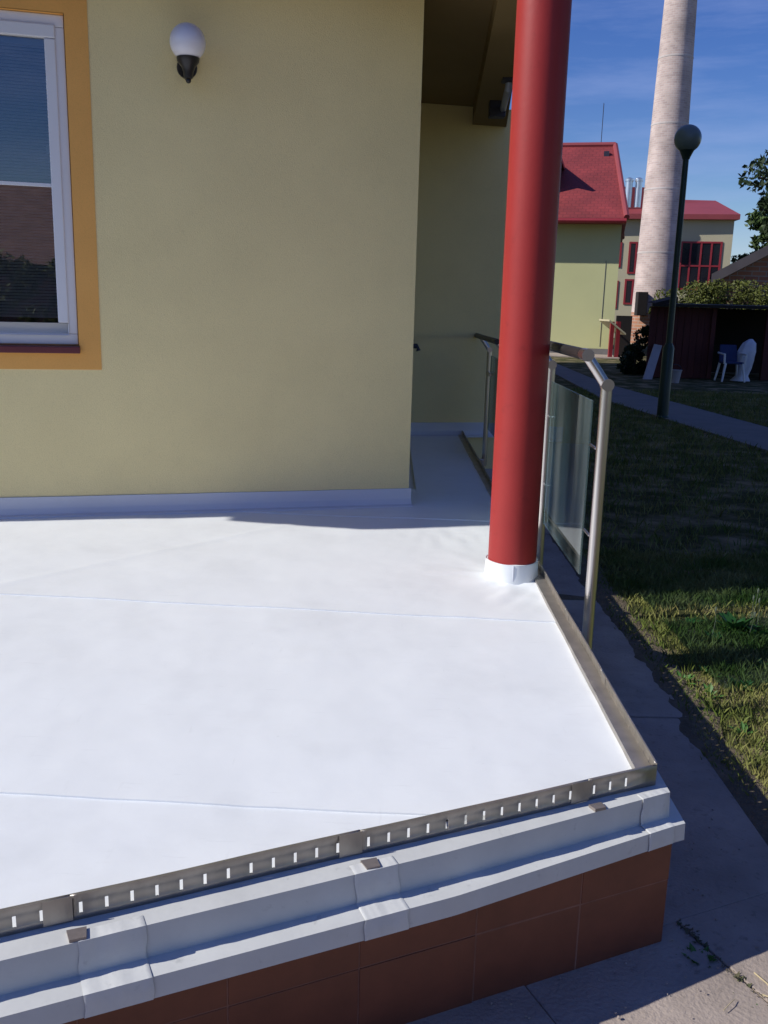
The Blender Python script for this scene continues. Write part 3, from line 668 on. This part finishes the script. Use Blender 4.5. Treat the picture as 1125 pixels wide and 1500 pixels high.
# ------------------------------------------------------------------ street lamp on the lawn
lp = onz(970, 612, G); gl = ony(1006, 203, lp[1])
sl = thing('lamp_post', (lp[0], lp[1], G), 'slim dark green lamp post with a dark globe beside the garden path', 'lamp post')
build('lower_pole', MB().lathe([(.10, -.05), (.10, .02), (.085, .04), (.082, 1.05), (.05, 1.12)], (lp[0], lp[1], G), 20), 'lamp_green', sl, smooth=True)
build('upper_pole', MB().lathe([(.047, 1.0), (.042, gl[2] - G - .27), (.05, gl[2] - G - .26)], (lp[0], lp[1], G), 18), 'lamp_green', sl, smooth=True)
build('globe_holder', MB().lathe([(.05, -.28), (.06, -.25), (.10, -.165), (.125, -.135)], (lp[0], lp[1], gl[2]), 20), 'lamp_green', sl, smooth=True)
build('globe', MB().ball((lp[0], lp[1], gl[2]), .19, 32, 20), 'lamp_globe', sl, smooth=True)

# ------------------------------------------------------------------ wall-building helper for far houses
def uv_plane(o, axis_u, axis_v):
    me = o.data; ul = me.uv_layers.new(name='UVMap'); au = Vector(axis_u); av = Vector(axis_v)
    for l in me.loops: c_ = me.vertices[l.vertex_index].co; ul.data[l.index].uv = (c_.dot(au), c_.dot(av))
def face_window(parent, P, a, b, z0, z1, cols, rows, glass='dark_glass', frame='red_frame', fwid=.09, bars=.05):
    """P(s, o, z): point on a facade; frame + pane + bars"""
    def bx(s0_, s1_, za, zb, o0, o1): return MB().prism([tuple(p[:2]) for p in (P(s0_, o1, 0), P(s1_, o1, 0), P(s1_, o0, 0), P(s0_, o0, 0))], za, zb)
    f_ = MB()
    for ar in ((a, b, z0, z0 + fwid), (a, b, z1 - fwid, z1), (a, a + fwid, z0 + fwid, z1 - fwid), (b - fwid, b, z0 + fwid, z1 - fwid)): t_ = bx(*ar, .0, .05); f_.add(t_.v, t_.f)
    win = build('window', f_, frame, parent)
    build('pane', bx(a + fwid, b - fwid, z0 + fwid, z1 - fwid, -.0, .015), glass, win)
    for i in range(1, cols): x = a + (b - a) * i / cols; build('glazing_bar', bx(x - bars / 2, x + bars / 2, z0 + fwid, z1 - fwid, .015, .045), frame, win)
    for j in range(1, rows): z_ = z0 + (z1 - z0) * j / rows; build('glazing_bar', bx(a + fwid, b - fwid, z_ - bars / 2, z_ + bars / 2, .015, .04), frame, win)

# ------------------------------------------------------------------ green-yellow house with red roof
H2 = ony(903, 430, 34.0); hu = np.array([math.cos(R(-13)), math.sin(R(-13)), 0]); hn = np.array([hu[1], -hu[0], 0]); HB = np.array([H2[0], H2[1], 0])
def hp(s, o, z): return HB + hu * s + hn * o + np.array([0, 0, z])      # s<=0 runs left, o>0 towards us
ez = ony(916, 322, 34)[2]
h2 = thing('red_roofed_house', (H2[0] - 3, H2[1] + 3, G), 'yellow-green house with steep red tiled roof and dormer behind the column', 'house')
build('wall', MB().prism([tuple(p[:2]) for p in (hp(-13, 0, 0), hp(0, 0, 0), hp(0, -8.5, 0), hp(-13, -8.5, 0))], G - .2, ez + .15), 'wall2', h2)
build('base_band', MB().prism([tuple(p[:2]) for p in (hp(-13, .03, 0), hp(.03, .03, 0), hp(.03, -.2, 0), hp(-13, -.2, 0))], G - .2, G + .22), 'path', h2)
ov = .62; rz = 7.45; rb = -4.25
ev = [hp(-13.4, ov, ez), hp(.14, ov, ez), hp(.14, -8.9, ez), hp(-13.4, -8.9, ez)]; rg = [hp(-12.9, rb, rz), hp(-.45, rb, rz)]
th = np.array([0, 0, .16])
mb = MB().add([*[e for e in ev], *rg, *[e - th for e in ev]], [(0, 1, 5, 4), (1, 2, 5), (2, 3, 4, 5), (3, 0, 4), (0, 6, 7, 1), (1, 7, 8, 2), (2, 8, 9, 3), (3, 9, 6, 0), (9, 8, 7, 6)])
ro = build('roof', mb, 'tiles_red', h2)
sl_v = (rg[1] - hp(-.45, ov, ez)); sl_v /= np.linalg.norm(sl_v); uv_plane(ro, hu, sl_v)
build('ridge_cap', MB().tube([rg[0] + np.array([0, 0, .02]), rg[1] + np.array([0, 0, .02])], .11, 8), 'red_sheet', ro)
for a_, b_ in ((rg[1], ev[1]), (rg[1], ev[2])): build('hip_cap', MB().tube([a_ + np.array([0, 0, .02]), b_ + np.array([0, 0, .03])], .10, 8), 'red_sheet', ro)
build('gutter', MB().tube([ev[0] + hn * .06 - th * .6, ev[1] + hn * .06 - th * .6], .075, 8), 'red_frame', ro)
build('lightning_rod', MB().tube([hp(-1.0, rb, rz), hp(-1.0, rb, rz + 1.55)], .014, 6), 'gutter', ro)
build('roof_vent', MB().box(hp(-.75, rb + .7, rz - .45), (.2, .2, .25), hu), 'gutter', ro)
# dormer (mostly behind the red column)
def roofz(o): return ez + (ov - o) / (ov - rb) * (rz - ez)
d0, d1, do_ = -5.6, -2.55, -.85; dzb = roofz(do_); dzt = 6.6; dm = (d0 + d1) / 2; pk = 7.42
dv = [hp(d0, do_, dzb - .3), hp(d1, do_, dzb - .3), hp(d1, do_, dzt), hp(dm, do_, pk - .15), hp(d0, do_, dzt)]; dw = [p - hn * 3.2 for p in dv]
dor = build('dormer', MB().add(dv + dw, [(0, 1, 2, 3, 4), (1, 6, 7, 2), (5, 0, 4, 9), (2, 7, 8, 3), (4, 3, 8, 9)]), 'wall3', h2)
dr = [hp(d0 - .3, do_ + .35, dzt - .15), hp(dm, do_ + .35, pk), hp(d1 + .3, do_ + .35, dzt - .15)]; dr2 = [p - hn * 3.6 for p in dr]
build('dormer_roof', MB().add(dr + dr2 + [p - np.array([0, 0, .12]) for p in dr + dr2], [(0, 1, 4, 3), (1, 2, 5, 4), (6, 9, 10, 7), (7, 10, 11, 8), (0, 6, 7, 1), (1, 7, 8, 2), (2, 8, 11, 5), (3, 9, 6, 0)]), 'red_sheet', dor)
face_window(dor.parent, lambda s, o, z: hp(s, do_ + o, z), dm - .6, dm + .6, dzb + .15, dzt - .1, 2, 1)
face_window(h2, hp, -7.2, -5.9, 1.2, 2.6, 2, 1)
build('conduit', MB().tube([hp(-.45, .01, G + .3), hp(-.45, .01, 2.9)], .008, 6), 'path', h2)
# entrance porch at its right corner
pr_ = thing('porch', (H2[0], H2[1] - .7, G), 'small red framed porch with slanted canopy at the green-yellow house corner', 'porch')
for px in (894, 903): 
    b_ = ony(px, 512, 32.4); t_ = ony(px + 1, 471, 32.4); build('porch_post', MB().box((b_[0], b_[1], (t_[2] + G) / 2), (.13, .13, t_[2] - G)), 'red_frame', pr_)
a_, b_, c_ = ony(891, 468, 32.4), ony(915, 488, 32.4), ony(905, 466, 34.0)
build('porch_canopy', MB().hexa([a_ + (0, -.2, -.06), b_ + (0, -.2, -.06), b_ + (0, 1.4, -.06), a_ + (0, 1.4, -.06)], [a_ + (0, -.2, 0), b_ + (0, -.2, 0), b_ + (0, 1.4, 0), a_ + (0, 1.4, 0)]), 'wall3', pr_)
build('porch_opening', MB().box((ony(912, 495, 33.3)[0], 33.3, (G + 1.0) / 2), (.55, .1, 1.0 - G)), 'shed_dark', pr_)
for i, (px, w_) in enumerate(((829, .18), (838, .25), (844, .2))):
    b_ = ony(px, 508, 35.2); zt = .25
    tag(build('stacked_block', MB().box((b_[0], b_[1] - .6, G + .12 + .015), (w_, .3, .24 + .02 * i)), 'shed_dark', bevel=.01), 'small dark block lying at the foot of the yellow-green wall', 'block', 'blocks by the house wall')
b_ = ony(822, 506, 35.0); tag(build('white_bag', MB().ball((b_[0], b_[1] - .5, G + .13), .2, 12, 8, .8), 'chair', smooth=True), 'small white bag lying at the foot of the yellow-green wall', 'bag')

# ------------------------------------------------------------------ beige building with red sheet roof
Y3 = 56.0
def b3(px, py, Y=Y3): return ony(px, py, Y)
L3 = b3(860, 400)[0]; R3 = b3(1068, 400)[0]; e3 = b3(1000, 313)[2]; r3 = b3(1000, 292, Y3 + 4)[2]
h3 = thing('beige_hall', ((L3 + R3) / 2, Y3 + 3, G), 'beige hall with low red sheet roof and red barred windows behind the tall chimney', 'building')
def yf(x): return Y3 + .22 * (R3 - x)
build('wall', MB().prism([(L3, yf(L3)), (R3, Y3), (R3 + .6, Y3 + 9), (L3, Y3 + 9)], G - .3, e3 + .05), 'wall3', h3)
ev3 = [(L3 - .4, yf(L3) - .45, e3), (R3 + .15, Y3 - .45, e3), (R3 + 1.0, Y3 + 9.4, e3), (L3 - .4, Y3 + 9.4, e3)]; rx = b3(1050, 292, Y3 + 4)[0]
rf = build('roof', MB().add(ev3 + [(L3 - .4, Y3 + 4.2, r3), (rx, Y3 + 4.2, r3)] + [(p[0], p[1], p[2] - .28) for p in ev3], [(0, 1, 5, 4), (1, 2, 5), (2, 3, 4, 5), (3, 0, 4), (0, 6, 7, 1), (1, 7, 8, 2), (2, 8, 9, 3), (3, 9, 6, 0), (9, 8, 7, 6)]), 'red_sheet', h3)
rs_ = b3(945, 277, Y3 + 3)[2]; build('roof_step', MB().prism([(L3 - .3, Y3 + 2.2), (b3(947, 290, Y3 + 2)[0], Y3 + 2.2), (b3(947, 290, Y3 + 2)[0], Y3 + 6), (L3 - .3, Y3 + 6)], e3 + .2, rs_), 'red_sheet', h3)
for px in (920, 934):
    t_ = b3(px + 1, 265, Y3 - .2); b_ = b3(px - 1, 304, Y3 - .2)
    f_ = build('flue', MB().lathe([(.20, 0), (.20, t_[2] - b_[2])], b_, 14), 'silver', h3, smooth=True, sharp=50); build('flue_cap', MB().lathe([(.24, 0), (.24, .12), (.08, .2)], (b_[0], b_[1], t_[2] - .02), 14), 'silver', f_, smooth=True)
def P3(s, o, z): return np.array([s, yf(s) - o, z])
def w3(x0, x1, y0, y1, c_, r_): face_window(h3, P3, b3(x0, 400)[0], b3(x1, 400)[0], b3((x0 + x1) / 2, y1)[2], b3((x0 + x1) / 2, y0)[2], c_, r_, fwid=.10, bars=.09)
w3(998, 1055, 353, 425, 4, 2); w3(926, 938, 352, 400, 1, 1); w3(924, 937, 408, 446, 1, 1); w3(903, 916, 352, 390, 1, 2); w3(902, 915, 410, 452, 1, 1)

# ------------------------------------------------------------------ tall brick chimney
YC = 48.0; cb_ = ony(948, 520, YC); ctop = ony(1000, 0, YC)
cx_ = ony(960, 426, YC)[0]; 
ch = thing('brick_chimney', (cx_, YC, G), 'tall pale brick factory chimney rising out of the picture', 'chimney')
def rad(z_):
    z426 = ony(957, 426, YC)[2]; z0_ = ony(1000, 0, YC)[2]; r1 = 59 / 2 / F * YC * 1.02; r0 = 43 / 2 / F * YC * .98; return r1 + (r0 - r1) * (z_ - z426) / (z0_ - z426)
zsplit = ony(950, 458, YC)[2]
def stack(name, za, zb, m, par, k=10):
    zs = np.linspace(za, zb, k); mb = MB().lathe([(rad(z_), z_) for z_ in zs], (cx_, YC, 0), 40); o = build(name, mb, m, par, smooth=True, sharp=50)
    ul = o.data.uv_layers.new(name='UVMap')
    for p in o.data.polygons:
        us = []
        for li in p.loop_indices: c_ = o.data.vertices[o.data.loops[li].vertex_index].co; us.append((math.atan2(c_.y, c_.x) % (2 * math.pi), c_.z))
        if max(u[0] for u in us) - min(u[0] for u in us) > 3: us = [(u[0] + (2 * math.pi if u[0] < 3 else 0), u[1]) for u in us]
        for li, u_ in zip(p.loop_indices, us): ul.data[li].uv = (u_[0] * 1.0, u_[1])
    return o
stack('shaft', zsplit, 26, 'chimney', ch, 14); stack('base', G - .2, zsplit - .002, 'chimney_base', ch, 4)
zc = 25.9; build('crown', MB().lathe([(rad(zc) + .02, zc), (rad(zc) + .2, zc + .3), (rad(zc) + .2, zc + .8), (rad(zc), zc + .9)], (cx_, YC, 0), 32), 'chimney', ch, smooth=True)
q = ony(942, 445, YC - 1.35); build('flue_door', MB().box((q[0], YC - 1.0, q[2]), (.50, .5, 1.15)), 'shed_dark', ch, bevel=.03)
for zb_ in range(4, 26, 3): build('iron_band', MB().lathe([(rad(zb_) + .012, zb_), (rad(zb_) + .012, zb_ + .07)], (cx_, YC, 0), 40), 'chimney', ch, smooth=True)

# ------------------------------------------------------------------ open wooden shed
YS = 23.0
def sp(px, py, Y=YS): return ony(px, py, Y)
xl = sp(950, 500)[0]; xr_ = sp(1230, 500)[0]; xm = sp(1040, 500)[0]; zt = sp(1000, 450)[2]
sh_ = thing('wooden_shed', ((xl + xr_) / 2, YS + 1, G), 'dark red wooden shed with an open bay behind the path', 'shed')
nb = 9
for i in range(nb):
    a_ = xl + (xm - xl) * i / nb; b_ = xl + (xm - xl) * (i + 1) / nb
    build('board', MB().prism([(a_ + .006, YS + random.uniform(0, .02)), (b_ - .006, YS), (b_ - .006, YS + .04), (a_ + .006, YS + .04)], G, zt), 'shed_red', sh_)
build('side_wall', MB().prism([(xl, YS + .06), (xl + .05, YS + .06), (xl + .85, YS + 2.59), (xl + .8, YS + 2.59)], G, zt), 'shed_red', sh_)
build('back_wall', MB().prism([(xl + .78, YS + 2.6), (xr_ + 1, YS + 2.6), (xr_ + 1, YS + 2.65), (xl + .78, YS + 2.65)], G, zt), 'shed_dark', sh_)
build('partition', MB().prism([(xm - .05, YS + .05), (xm, YS + .05), (xm, YS + 2.59), (xm - .05, YS + 2.59)], G, zt), 'shed_dark', sh_)
for px in (1042, 1122, 1226): p = sp(px, 500)[0]; build('post', MB().box((p, YS + .0, (G + zt) / 2), (.11, .11, zt - G)), 'shed_red', sh_)
build('side_panel', MB().prism([(sp(1124, 500)[0], YS), (sp(1230, 500)[0], YS), (sp(1230, 500)[0], YS + .04), (sp(1124, 500)[0], YS + .04)], G, zt), 'shed_red', sh_)
build('roof', MB().hexa([(xl - .06, YS - .3, zt), (xr_ + .2, YS - .3, zt), (xr_ + 1.2, YS + 2.9, zt + .05), (xl + .8, YS + 2.9, zt + .05)], [(xl - .06, YS - .3, zt + .07), (xr_ + .2, YS - .3, zt + .07), (xr_ + 1.2, YS + 2.9, zt + .12), (xl + .8, YS + 2.9, zt + .12)]), 'shed_dark', sh_)
q = sp(970, 438); a_ = sp(957, 441); b_ = sp(988, 437)
tag(build('roof_board', MB().hexa([(a_[0], YS - .25, zt + .071), (b_[0], YS - .3, zt + .085), (b_[0], YS + .5, zt + .10), (a_[0], YS + .45, zt + .095)], [(a_[0], YS - .25, zt + .09), (b_[0], YS - .3, zt + .23), (b_[0], YS + .5, zt + .25), (a_[0], YS + .45, zt + .11)]), 'shed_dark'), 'dark wedge of sheeting lying on the shed roof', 'sheeting')
# leaning board, bucket, chair, tarpaulin
b0, b1, b2_, b3_ = sp(942, 556, 22.2), sp(955, 557, 22.2), sp(970, 506, 22.9), sp(959, 504, 22.9)
for p in (b0, b1): p[2] = G
tag(build('leaning_board', MB().hexa([b0, b1, b1 + (0, .06, 0), b0 + (0, .06, 0)], [b3_, b2_, b2_ + (0, .06, 0), b3_ + (0, .06, 0)]), 'board'), 'pale grey board leaning against the dark shed', 'board')
p = onz(987, 561, G); bk = thing('bucket', (p[0], p[1], G), 'small pale bucket standing in front of the red shed boards', 'bucket')
build('pail', MB().lathe([(.11, 0), (.15, .28), (.16, .28), (.16, .30), (.135, .30), (.10, .02)], (p[0], p[1], G), 18), 'board', bk, smooth=True)
hp_ = [(p[0] + .155 * math.cos(t_), p[1], G + .29 + .13 * math.sin(t_)) for t_ in np.linspace(0, math.pi, 9)]; build('handle', MB().tube(hp_, .008, 6), 'gutter', bk)
c0 = onz(1075, 560, G); cx0, cy0 = c0[0], c0[1] + .3
cr_ = thing('garden_chair', (cx0, cy0, G), 'white plastic garden chair with a blue seat inside the open shed', 'chair')
for sx in (-1, 1):
    for sy in (-1, 1): build('leg', MB().tube([(cx0 + sx * .27, cy0 + sy * .25, G), (cx0 + sx * .2, cy0 + sy * .19, G + .44)], [.022, .032], 8), 'chair', cr_, smooth=True)
    build('armrest', MB().tube([(cx0 + sx * .24, cy0 - .22, G + .42), (cx0 + sx * .26, cy0 - .24, G + .64), (cx0 + sx * .26, cy0 + .2, G + .66)], .025, 8), 'chair', cr_, smooth=True)
build('seat', MB().box((cx0, cy0, G + .44), (.46, .44, .05)), 'blue', cr_, bevel=.02)
build('backrest', MB().hexa([(cx0 - .22, cy0 + .2, G + .46), (cx0 + .22, cy0 + .2, G + .46), (cx0 + .22, cy0 + .24, G + .46), (cx0 - .22, cy0 + .24, G + .46)], [(cx0 - .2, cy0 + .3, G + .85), (cx0 + .2, cy0 + .3, G + .85), (cx0 + .2, cy0 + .34, G + .85), (cx0 - .2, cy0 + .34, G + .85)]), 'blue', cr_, bevel=.02)
# pale sheet hanging over a post-like stand
mb = MB(); px0 = onz(1090, 559, G); zz = [0, .12, .3, .5, .7, .9, 1.0]; rr = [.24, .15, .17, .2, .21, .16, .04]; of = [0, .02, .05, .08, .11, .14, .15]; sg = 22
for z_, r_, o_ in zip(zz, rr, of):
    for j in range(sg): t_ = 2 * math.pi * j / sg; f_ = r_ * (1 + .35 * mnoise.noise((math.cos(t_) * 2, math.sin(t_) * 2, z_ * 2))); mb.v.append((px0[0] + o_ + f_ * math.cos(t_), px0[1] + .25 + f_ * .7 * math.sin(t_), G + z_))
for i in range(6):
    for j in range(sg): mb.f.append((i * sg + j, i * sg + (j + 1) % sg, (i + 1) * sg + (j + 1) % sg, (i + 1) * sg + j))
mb.f.append(tuple(6 * sg + j for j in range(sg)))
tag(build('tarpaulin', mb, 'cloth', smooth=True, sharp=80), 'crumpled pale tarpaulin bundle standing beside the garden chair', 'tarpaulin')

# ------------------------------------------------------------------ foliage
def leaves(centres, radii, per, size, zs=.8):
    V_ = []; 
    for c_, r_ in zip(centres, radii):
        n = per; d = rng.normal(size=(n, 3)); d /= np.linalg.norm(d, axis=1)[:, None]; rr_ = r_ * rng.uniform(.35, 1.08, n) ** .6
        p = np.array(c_) + d * rr_[:, None] * np.array([1, 1, zs]); a = rng.normal(size=(n, 3)); a /= np.linalg.norm(a, axis=1)[:, None]
        b = np.cross(a, rng.normal(size=(n, 3))); b /= np.linalg.norm(b, axis=1)[:, None]; s_ = size * rng.uniform(.6, 1.4, n)[:, None]
        V_.append(np.stack([p - a * s_, p + b * s_ * .45, p + a * s_, p - b * s_ * .45], 1).reshape(-1, 3))
    V_ = np.concatenate(V_); mb = MB(); mb.v = [tuple(x) for x in V_.tolist()]; mb.f = [(i, i + 1, i + 2, i + 3) for i in range(0, len(V_), 4)]; return mb
def tree(name, x, y, h, crown_r, cz, nclump, leaf, m, label, group=None, trunk_r=.22, per=170, sq=1.0, low=-.7):
    t = thing(name, (x, y, G), label, 'tree', group); r_ = random.Random(int(x * 31 + y * 7)); cs, rs = [], []
    lm = MB().tube([(x, y, G - .1), (x + .1, y, G + h * .3), (x - .05, y + .1, G + h * .6), (x, y, G + h * .85)], [trunk_r, trunk_r * .8, trunk_r * .5, trunk_r * .15], 9)
    build('trunk', lm, 'bark', t, smooth=True)
    for i in range(nclump):
        th_ = r_.uniform(0, 6.28); zz_ = r_.uniform(low, 1); rad_ = crown_r * math.sqrt(max(.05, 1 - zz_ * zz_ * .85)) * r_.uniform(.35, 1.0)
        c_ = (x + rad_ * math.cos(th_), y + rad_ * math.sin(th_) * sq, G + cz + zz_ * crown_r * 1.05); cs.append(c_); rs.append(crown_r * r_.uniform(.16, .30))
        if i % 3 == 0: build('limb', MB().tube([(x, y, G + h * r_.uniform(.3, .65)), ((x + c_[0]) / 2, (y + c_[1]) / 2, c_[2] - .2 * crown_r), c_], [trunk_r * .35, trunk_r * .2, .02], 6), 'bark', t, smooth=True)
    build('crown', leaves(cs, rs, per, leaf), m, t)
q = ony(1170, 285, 36); tree('broadleaf_tree', q[0] + 1.0, 36, 9.6, 2.5, 6.3, 46, .13, 'leaf_dark', 'dark broadleaf tree rising above the grey-roofed brick house', trunk_r=.2)
q = ony(1125, 360, 62); tree('pale_tree', q[0] + .6, 62, 7.6, 2.7, 5.0, 40, .2, 'leaf_mid', 'paler distant tree behind the beige hall and brick house', trunk_r=.2)
for x, y, h, cr2, lb in ((9.6, 6.2, 8.5, 2.9, 'broad green out-of-view tree added to deepen the shade opposite the glass railing'), (11.6, 11.8, 9.0, 3.0, 'tall green out-of-view tree added to deepen the shade beside the garden path bend'), (9.2, -.6, 8.0, 2.8, 'green out-of-view tree added to deepen the shade beside the front paving')):  # unseen trees added on the right to block sky light and deepen the shade
    tree('added_shade_tree', x, y, h, cr2, h * .58, 40, .16, 'leaf_mid', lb, trunk_r=.2, per=110)
# bushes behind the shed (one per clump)
for i, (px, pyt, Y, r_) in enumerate(((1010, 408, 30.0, .95), (1045, 400, 31.0, 1.1), (1090, 412, 30.5, .9), (1128, 418, 30.0, .9), (985, 425, 29.6, .6))):
    t_ = ony(px, pyt, Y); x = t_[0]; top = t_[2]
    b_ = thing('bush', (x, Y, G), ('rounded sunlit bush between the lamp post and the hall window', 'tallest sunlit bush below the grey roof edge', 'sunlit bush in front of the brick gable', 'sunlit bush above the open shed bay', 'smallest sunlit bush beside the tall chimney')[i], 'bush', 'bushes behind the shed'); cs, rs = [], []
    r2 = random.Random(i)
    for k_ in range(16): a_ = r2.uniform(0, 6.28); cs.append((x + r_ * r2.uniform(0, .9) * math.cos(a_), Y + r_ * r2.uniform(0, .8) * math.sin(a_), r2.uniform(G + .4, top - .25))); rs.append(r_ * r2.uniform(.3, .5))
    build('foliage', leaves(cs, rs, 330, .05), 'leaf_hedge', b_); build('stem', MB().tube([(x, Y, G - .05), (x + .05, Y, top - .5)], [.05, .02], 6), 'bark', b_)
# dark shrub in front of the chimney base
q = onz(925, 548, G); cs, rs = [], []; Yq = 24.2; x0 = ony(930, 520, Yq)[0]
b_ = thing('dark_shrub', (x0, Yq, G), 'dark shaded shrub between the shed and the chimney base', 'bush')
r2 = random.Random(3)
for k_ in range(22): t_ = k_ / 22; px = 916 + 34 * t_ + r2.uniform(-3, 3); top = 520 - 48 * t_; c_ = ony(px, r2.uniform(top + 4, 548), Yq + r2.uniform(-.3, .5)); cs.append(c_); rs.append(r2.uniform(.12, .22))
build('foliage', leaves(cs, rs, 160, .05), 'leaf_dark', b_); build('stem', MB().tube([(x0, Yq, G - .05), (x0 + .05, Yq, .5)], [.04, .02], 6), 'bark', b_)

# ------------------------------------------------------------------ brick house with grey roof on the right
Y4 = 33.0
a_, b_, c_ = ony(1034, 402, Y4), ony(1125, 356, Y4), ony(1300, 270, Y4)
h4 = thing('brick_house', (c_[0] + 1, Y4 + 2, G), 'low brick house with grey-brown roof beyond the shed', 'house')
apx = ony(1210, 312, Y4); lx = a_[0]; rxx = 2 * apx[0] - lx
def gable(y0, y1, off, zo): 
    return [(lx - off, y0, a_[2] + zo), (apx[0], y0, apx[2] + zo), (rxx + off, y0, a_[2] + zo), (lx - off + 3.5, y1, a_[2] + zo), (apx[0] + 3.5, y1, apx[2] + zo), (rxx + off + 3.5, y1, a_[2] + zo)]
v = gable(Y4 - .6, Y4 + 9, 0, 0); v2 = [(p[0], p[1], p[2] - .34) for p in v]
build('roof', MB().add(v + v2, [(0, 1, 4, 3), (1, 2, 5, 4), (6, 9, 10, 7), (7, 10, 11, 8), (0, 6, 7, 1), (1, 7, 8, 2), (2, 8, 11, 5), (3, 9, 6, 0), (3, 4, 10, 9), (4, 5, 11, 10)]), 'grey_roof', h4)
wl0 = ony(1047, 400, Y4)[0]; wr0 = 2 * apx[0] - wl0; sl4 = (apx[2] - a_[2]) / (apx[0] - lx); zw = a_[2] + (wl0 - lx) * sl4 - .36
ww = [(wl0, Y4, G - .1), (wr0, Y4, G - .1), (wr0, Y4, zw), (apx[0], Y4, apx[2] - .36), (wl0, Y4, zw)]; wb = [(p[0] + 3.2, Y4 + 8.5, p[2]) for p in ww]
o = build('wall', MB().add(ww + wb, [(0, 1, 2, 3, 4), (5, 9, 8, 7, 6), (1, 6, 7, 2), (0, 4, 9, 5)]), 'brick', h4); uv_plane(o, (1, .0, 0), (0, 0, 1))

# ------------------------------------------------------------------ behind the camera (seen mirrored in the window)
hb_ = thing('garden_house', (4, -34, G), 'brick house with red roof across the garden, mirrored in the window glass', 'house')
o = build('wall', MB().prism([(-8, -34), (-8, -42), (14, -42), (14, -34)][::-1], G - .2, 2.5), 'brick', hb_); uv_plane(o, (1, 0, 0), (0, 0, 1))
mb = MB().add([(-8.5, -33.5, 2.45), (14.5, -33.5, 2.45), (14.5, -42.5, 2.45), (-8.5, -42.5, 2.45), (-8.5, -38, 6.3), (14.5, -38, 6.3)], [(1, 0, 4, 5), (3, 2, 5, 4), (0, 3, 4), (2, 1, 5), (0, 1, 2, 3)])
build('roof', mb, 'old_tiles', hb_)
for x in (-4, 1, 6, 11): 
    wn = build('window', MB().box((x, -33.97, 1.2), (1.3, .08, 1.3)), 'white_pvc', hb_); build('pane', MB().box((x, -33.92, 1.2), (1.1, .04, 1.1)), 'dark_glass', wn)
for i in range(8):
    x = -9 + i * 3.1; Y = -24 - (i % 3) * .6; b_ = thing('garden_bush', (x, Y, G), 'green bush in the row across the garden', 'bush', 'bushes across the garden'); cs, rs = [], []; r2 = random.Random(90 + i)
    for k_ in range(14): a_ = r2.uniform(0, 6.28); cs.append((x + r2.uniform(0, 1.5) * math.cos(a_), Y + r2.uniform(0, .7) * math.sin(a_), G + r2.uniform(.4, 2.6))); rs.append(r2.uniform(.4, .7))
    build('foliage', leaves(cs, rs, 170, .10), 'leaf_hedge', b_)
